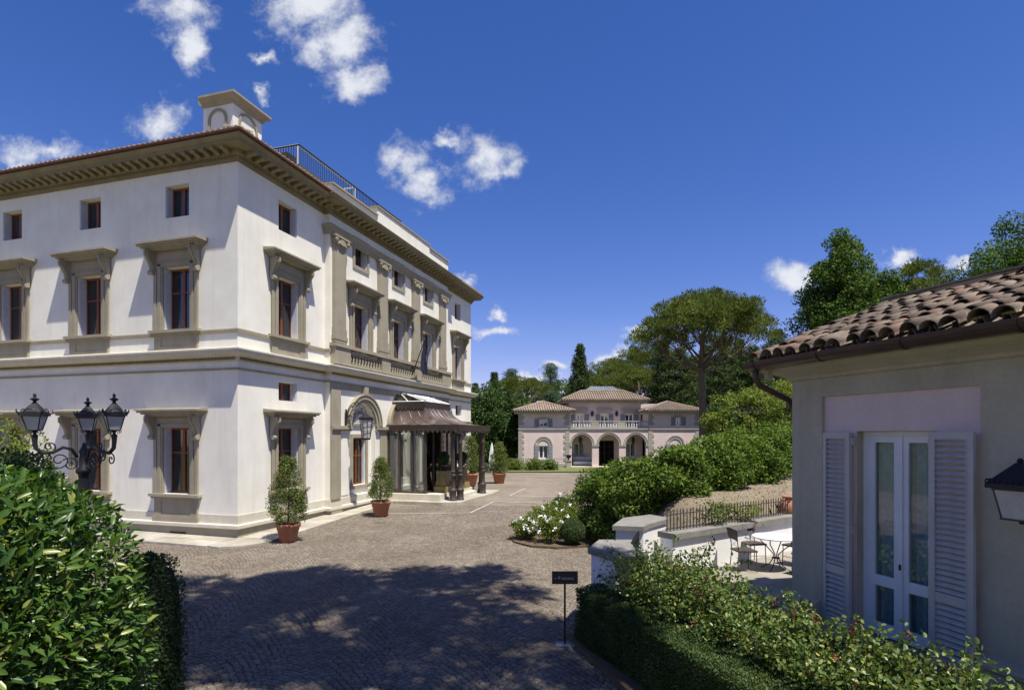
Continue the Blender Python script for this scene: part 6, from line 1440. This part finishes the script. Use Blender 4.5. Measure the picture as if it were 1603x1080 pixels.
# the big stone pine beside the lodge
def fit(y_top, Y, g): return pz(y_top, Y) - g
kit = stone_pine(14.3, 5.7, 4.6, 3, 470, 105, .55)
put('stone_pine', kit, px(1100, 45), 45, 'tall umbrella pine with bare trunk in front of the pink lodge', z=gz(45))
kp = [stone_pine(12, 5, 3.0, 5, 200, 95, .5), stone_pine(12, 5, 3.4, 9, 200, 95, .5)]
kc = [conifer(16, 4.6, 2, per=9), conifer(16, 6.0, 6, rings=32, per=11, taper=.7, nper=80)]
kcy = conifer(16, 2.7, 4, rings=40, per=6, nper=60, taper=.7, droop=-.2, flat=1.0)
kce = [cedar(15, 5, 3), cedar(10, 4, 8)]
km = broadleaf(8, 3.4, 2, 'magnolia_leaf', .04, 200, 90, .24, .13)
FT = [('stone_pine', kp[0], 817, 80, 590, 12, 'broad umbrella pine behind the left wing of the lodge'), ('stone_pine', kp[1], 965, 92, 566, 12, 'flat topped umbrella pine behind the lodge skylight'), ('stone_pine', kp[0], 1014, 104, 545, 12, 'small far umbrella pine left of the tall pine'),
      ('stone_pine', kp[1], 1000, 82, 578, 12, 'light green umbrella pine behind the right side of the lodge roof'), ('stone_pine', kp[0], 935, 84, 590, 12, 'light green umbrella pine right of the dark spire'),
      ('spire_conifer', kcy, 908, 78, 543, 16, 'dark narrow spire conifer behind the lodge'), ('cedar', kce[0], 862, 86, 572, 15, 'layered cedar between umbrella pine and dark spire'), ('cedar', kce[1], 862, 71, 614, 10, 'blue green low cedar behind the left lodge roof'),
      ('conifer', kc[0], 1040, 70, 538, 16, 'tall dark conifer left of the big pine trunk'), ('conifer', kc[1], 1135, 64, 540, 16, 'broad dark conifer right of the big pine trunk'), ('conifer', kc[1], 1178, 61, 545, 16, 'dense dark conifer behind the bright slope hedge'), ('conifer', kc[1], 1215, 66, 520, 16, 'tall conifer left of the near house roof'), ('conifer', kc[0], 1232, 57, 575, 16, 'dark conifer beside the gutter of the near house'), ('conifer', kc[1], 1085, 76, 560, 16, 'dark conifer hidden behind the big pine trunk'),
      ('conifer', kc[0], 774, 76, 585, 16, 'tall conifer between villa and umbrella pine'), ('conifer', kc[0], 744, 68, 602, 16, 'dark conifer at the far edge of the villa wall'), ('conifer', kc[1], 985, 98, 600, 16, 'low conifer filling behind the lodge roof'), ('conifer', kc[1], 895, 95, 605, 16, 'shadowed conifer behind the dark spire'), ('conifer', kc[0], 722, 74, 615, 16, 'conifer mostly hidden by the villa'), ('cedar', kce[0], 800, 95, 580, 15, 'far cedar tip behind the broad umbrella pine'), ('conifer', kc[1], 1065, 68, 548, 16, 'dark conifer just left of the big pine trunk'), ('conifer', kc[1], 1105, 84, 545, 16, 'far conifer behind the crown of the big pine'), ('conifer', kc[0], 1158, 72, 535, 16, 'slim conifer between two broad ones right of the big pine'), ('cedar', kce[0], 1030, 92, 548, 15, 'far cedar left of the big pine crown'), ('stone_pine', kp[1], 1165, 90, 555, 12, 'far umbrella pine between the conifers'), ('conifer', kc[1], 1245, 75, 540, 16, 'broad conifer behind the near house gutter')]
for i, (nm, kt, x, Y, yt, H0, lab) in enumerate(FT):
    X = px(x, Y); g = gz(50) if x < 1100 else 1.0; s = (pz(yt, Y) - g) / H0; put(nm, kt, X, Y, lab, 'tree', i * 1.3, s, 'trees behind the lodge', g)
put('magnolia', km, px(782, 60), 60, 'dense glossy magnolia left of the pink lodge', 'tree', 0, 1.05, None, gz(50))
put('magnolia', km, px(752, 57), 57.5, 'dark evergreen tree against the far villa corner', 'tree', 2, .95, None, gz(50))
for i, (x, Y, yt, lab) in enumerate([(840, 66, 640, 'dark evergreen filling left behind the lodge roof'), (1150, 56, 610, 'round evergreen at the right end of the lodge'), (1200, 50, 612, 'round evergreen behind the bright hedge')]):
    s = (pz(yt, Y) - 1) / 8; put('evergreen_tree', km, px(x, Y), Y, lab, 'tree', i * 2, s, 'evergreens round the lodge', .6)
# trees behind the near house
kt = broadleaf(12.2, 2.25, 7, 'maple_leaf', .08, 420, 190, .125, .095, 1.2, .08)
put('maple', kt, px(1322, 30), 30, 'bushy green maple rising behind the near tiled roof', 'tree', 0, 1.0, None, 2.2)
kp2 = stone_pine(15.0, 4.4, 6.5, 13, 260, 110, .45)
put('stone_pine', kp2, px(1445, 46), 46, 'umbrella pine behind the ridge of the near house', 'tree', 0, 1.0, None, 2.6)
kt2 = broadleaf(13.6, 3.4, 15, 'maple_leaf', .28, 300, 210, .15, .11, 1.0, .25)
put('broadleaf_tree', kt2, px(1598, 36), 36, 'loose leafy tree above the ridge at the right edge', 'tree', 0, 1.0, None, 3.0)
# far wood closing the horizon
V = []; F = []
P = np.stack([rng.uniform(-160, 190, 26000), rng.uniform(118, 140, 26000), np.zeros(26000)], 1); hgt = 12 + 2.5 * np.sin(P[:, 0] * .21) + 1.6 * np.sin(P[:, 0] * .53 + 1)
P[:, 2] = rng.random(26000) ** .8 * hgt; V, F = foliage(P, np.tile([0, -1, .5], (26000, 1)).astype(float), 1.5, .9)
tag(ob('far_wood', np_mesh('far_wood', V, F, 'conifer_needle')), kind='stuff')
# trees behind the photographer; the tall leaning pine shades the foreground
kb = stone_pine(21.5, 5.4, 4.0, 21, 300, 120, .72, .36, .09)
def lean(kit, dx, dy, H):
    for me in kit:
        n = len(me.vertices); co = np.empty(n * 3, np.float32); me.vertices.foreach_get('co', co); co = co.reshape(-1, 3); t = np.clip(co[:, 2] / H, 0, 1); co[:, 0] += dx * t; co[:, 1] += dy * t; me.vertices.foreach_set('co', co.ravel()); me.update()
lean(kb, -1.0, 7.5, 21.5)
put('stone_pine', kb, 2.6, -1.6, 'tall umbrella pine behind the viewpoint shading the drive', 'tree', 0, 1.0, None, -.3)
put('stone_pine', kp2, 9.5, -8, 'unseen umbrella pine added behind the viewpoint to block sky light', 'tree', 0, 1.1, None, .3)  # out of view, added to hold sky light off the near house wall
put('maple', kt, 1.0, -12, 'bushy maple behind the viewpoint', 'tree', 1, 1.1, None, -.3)
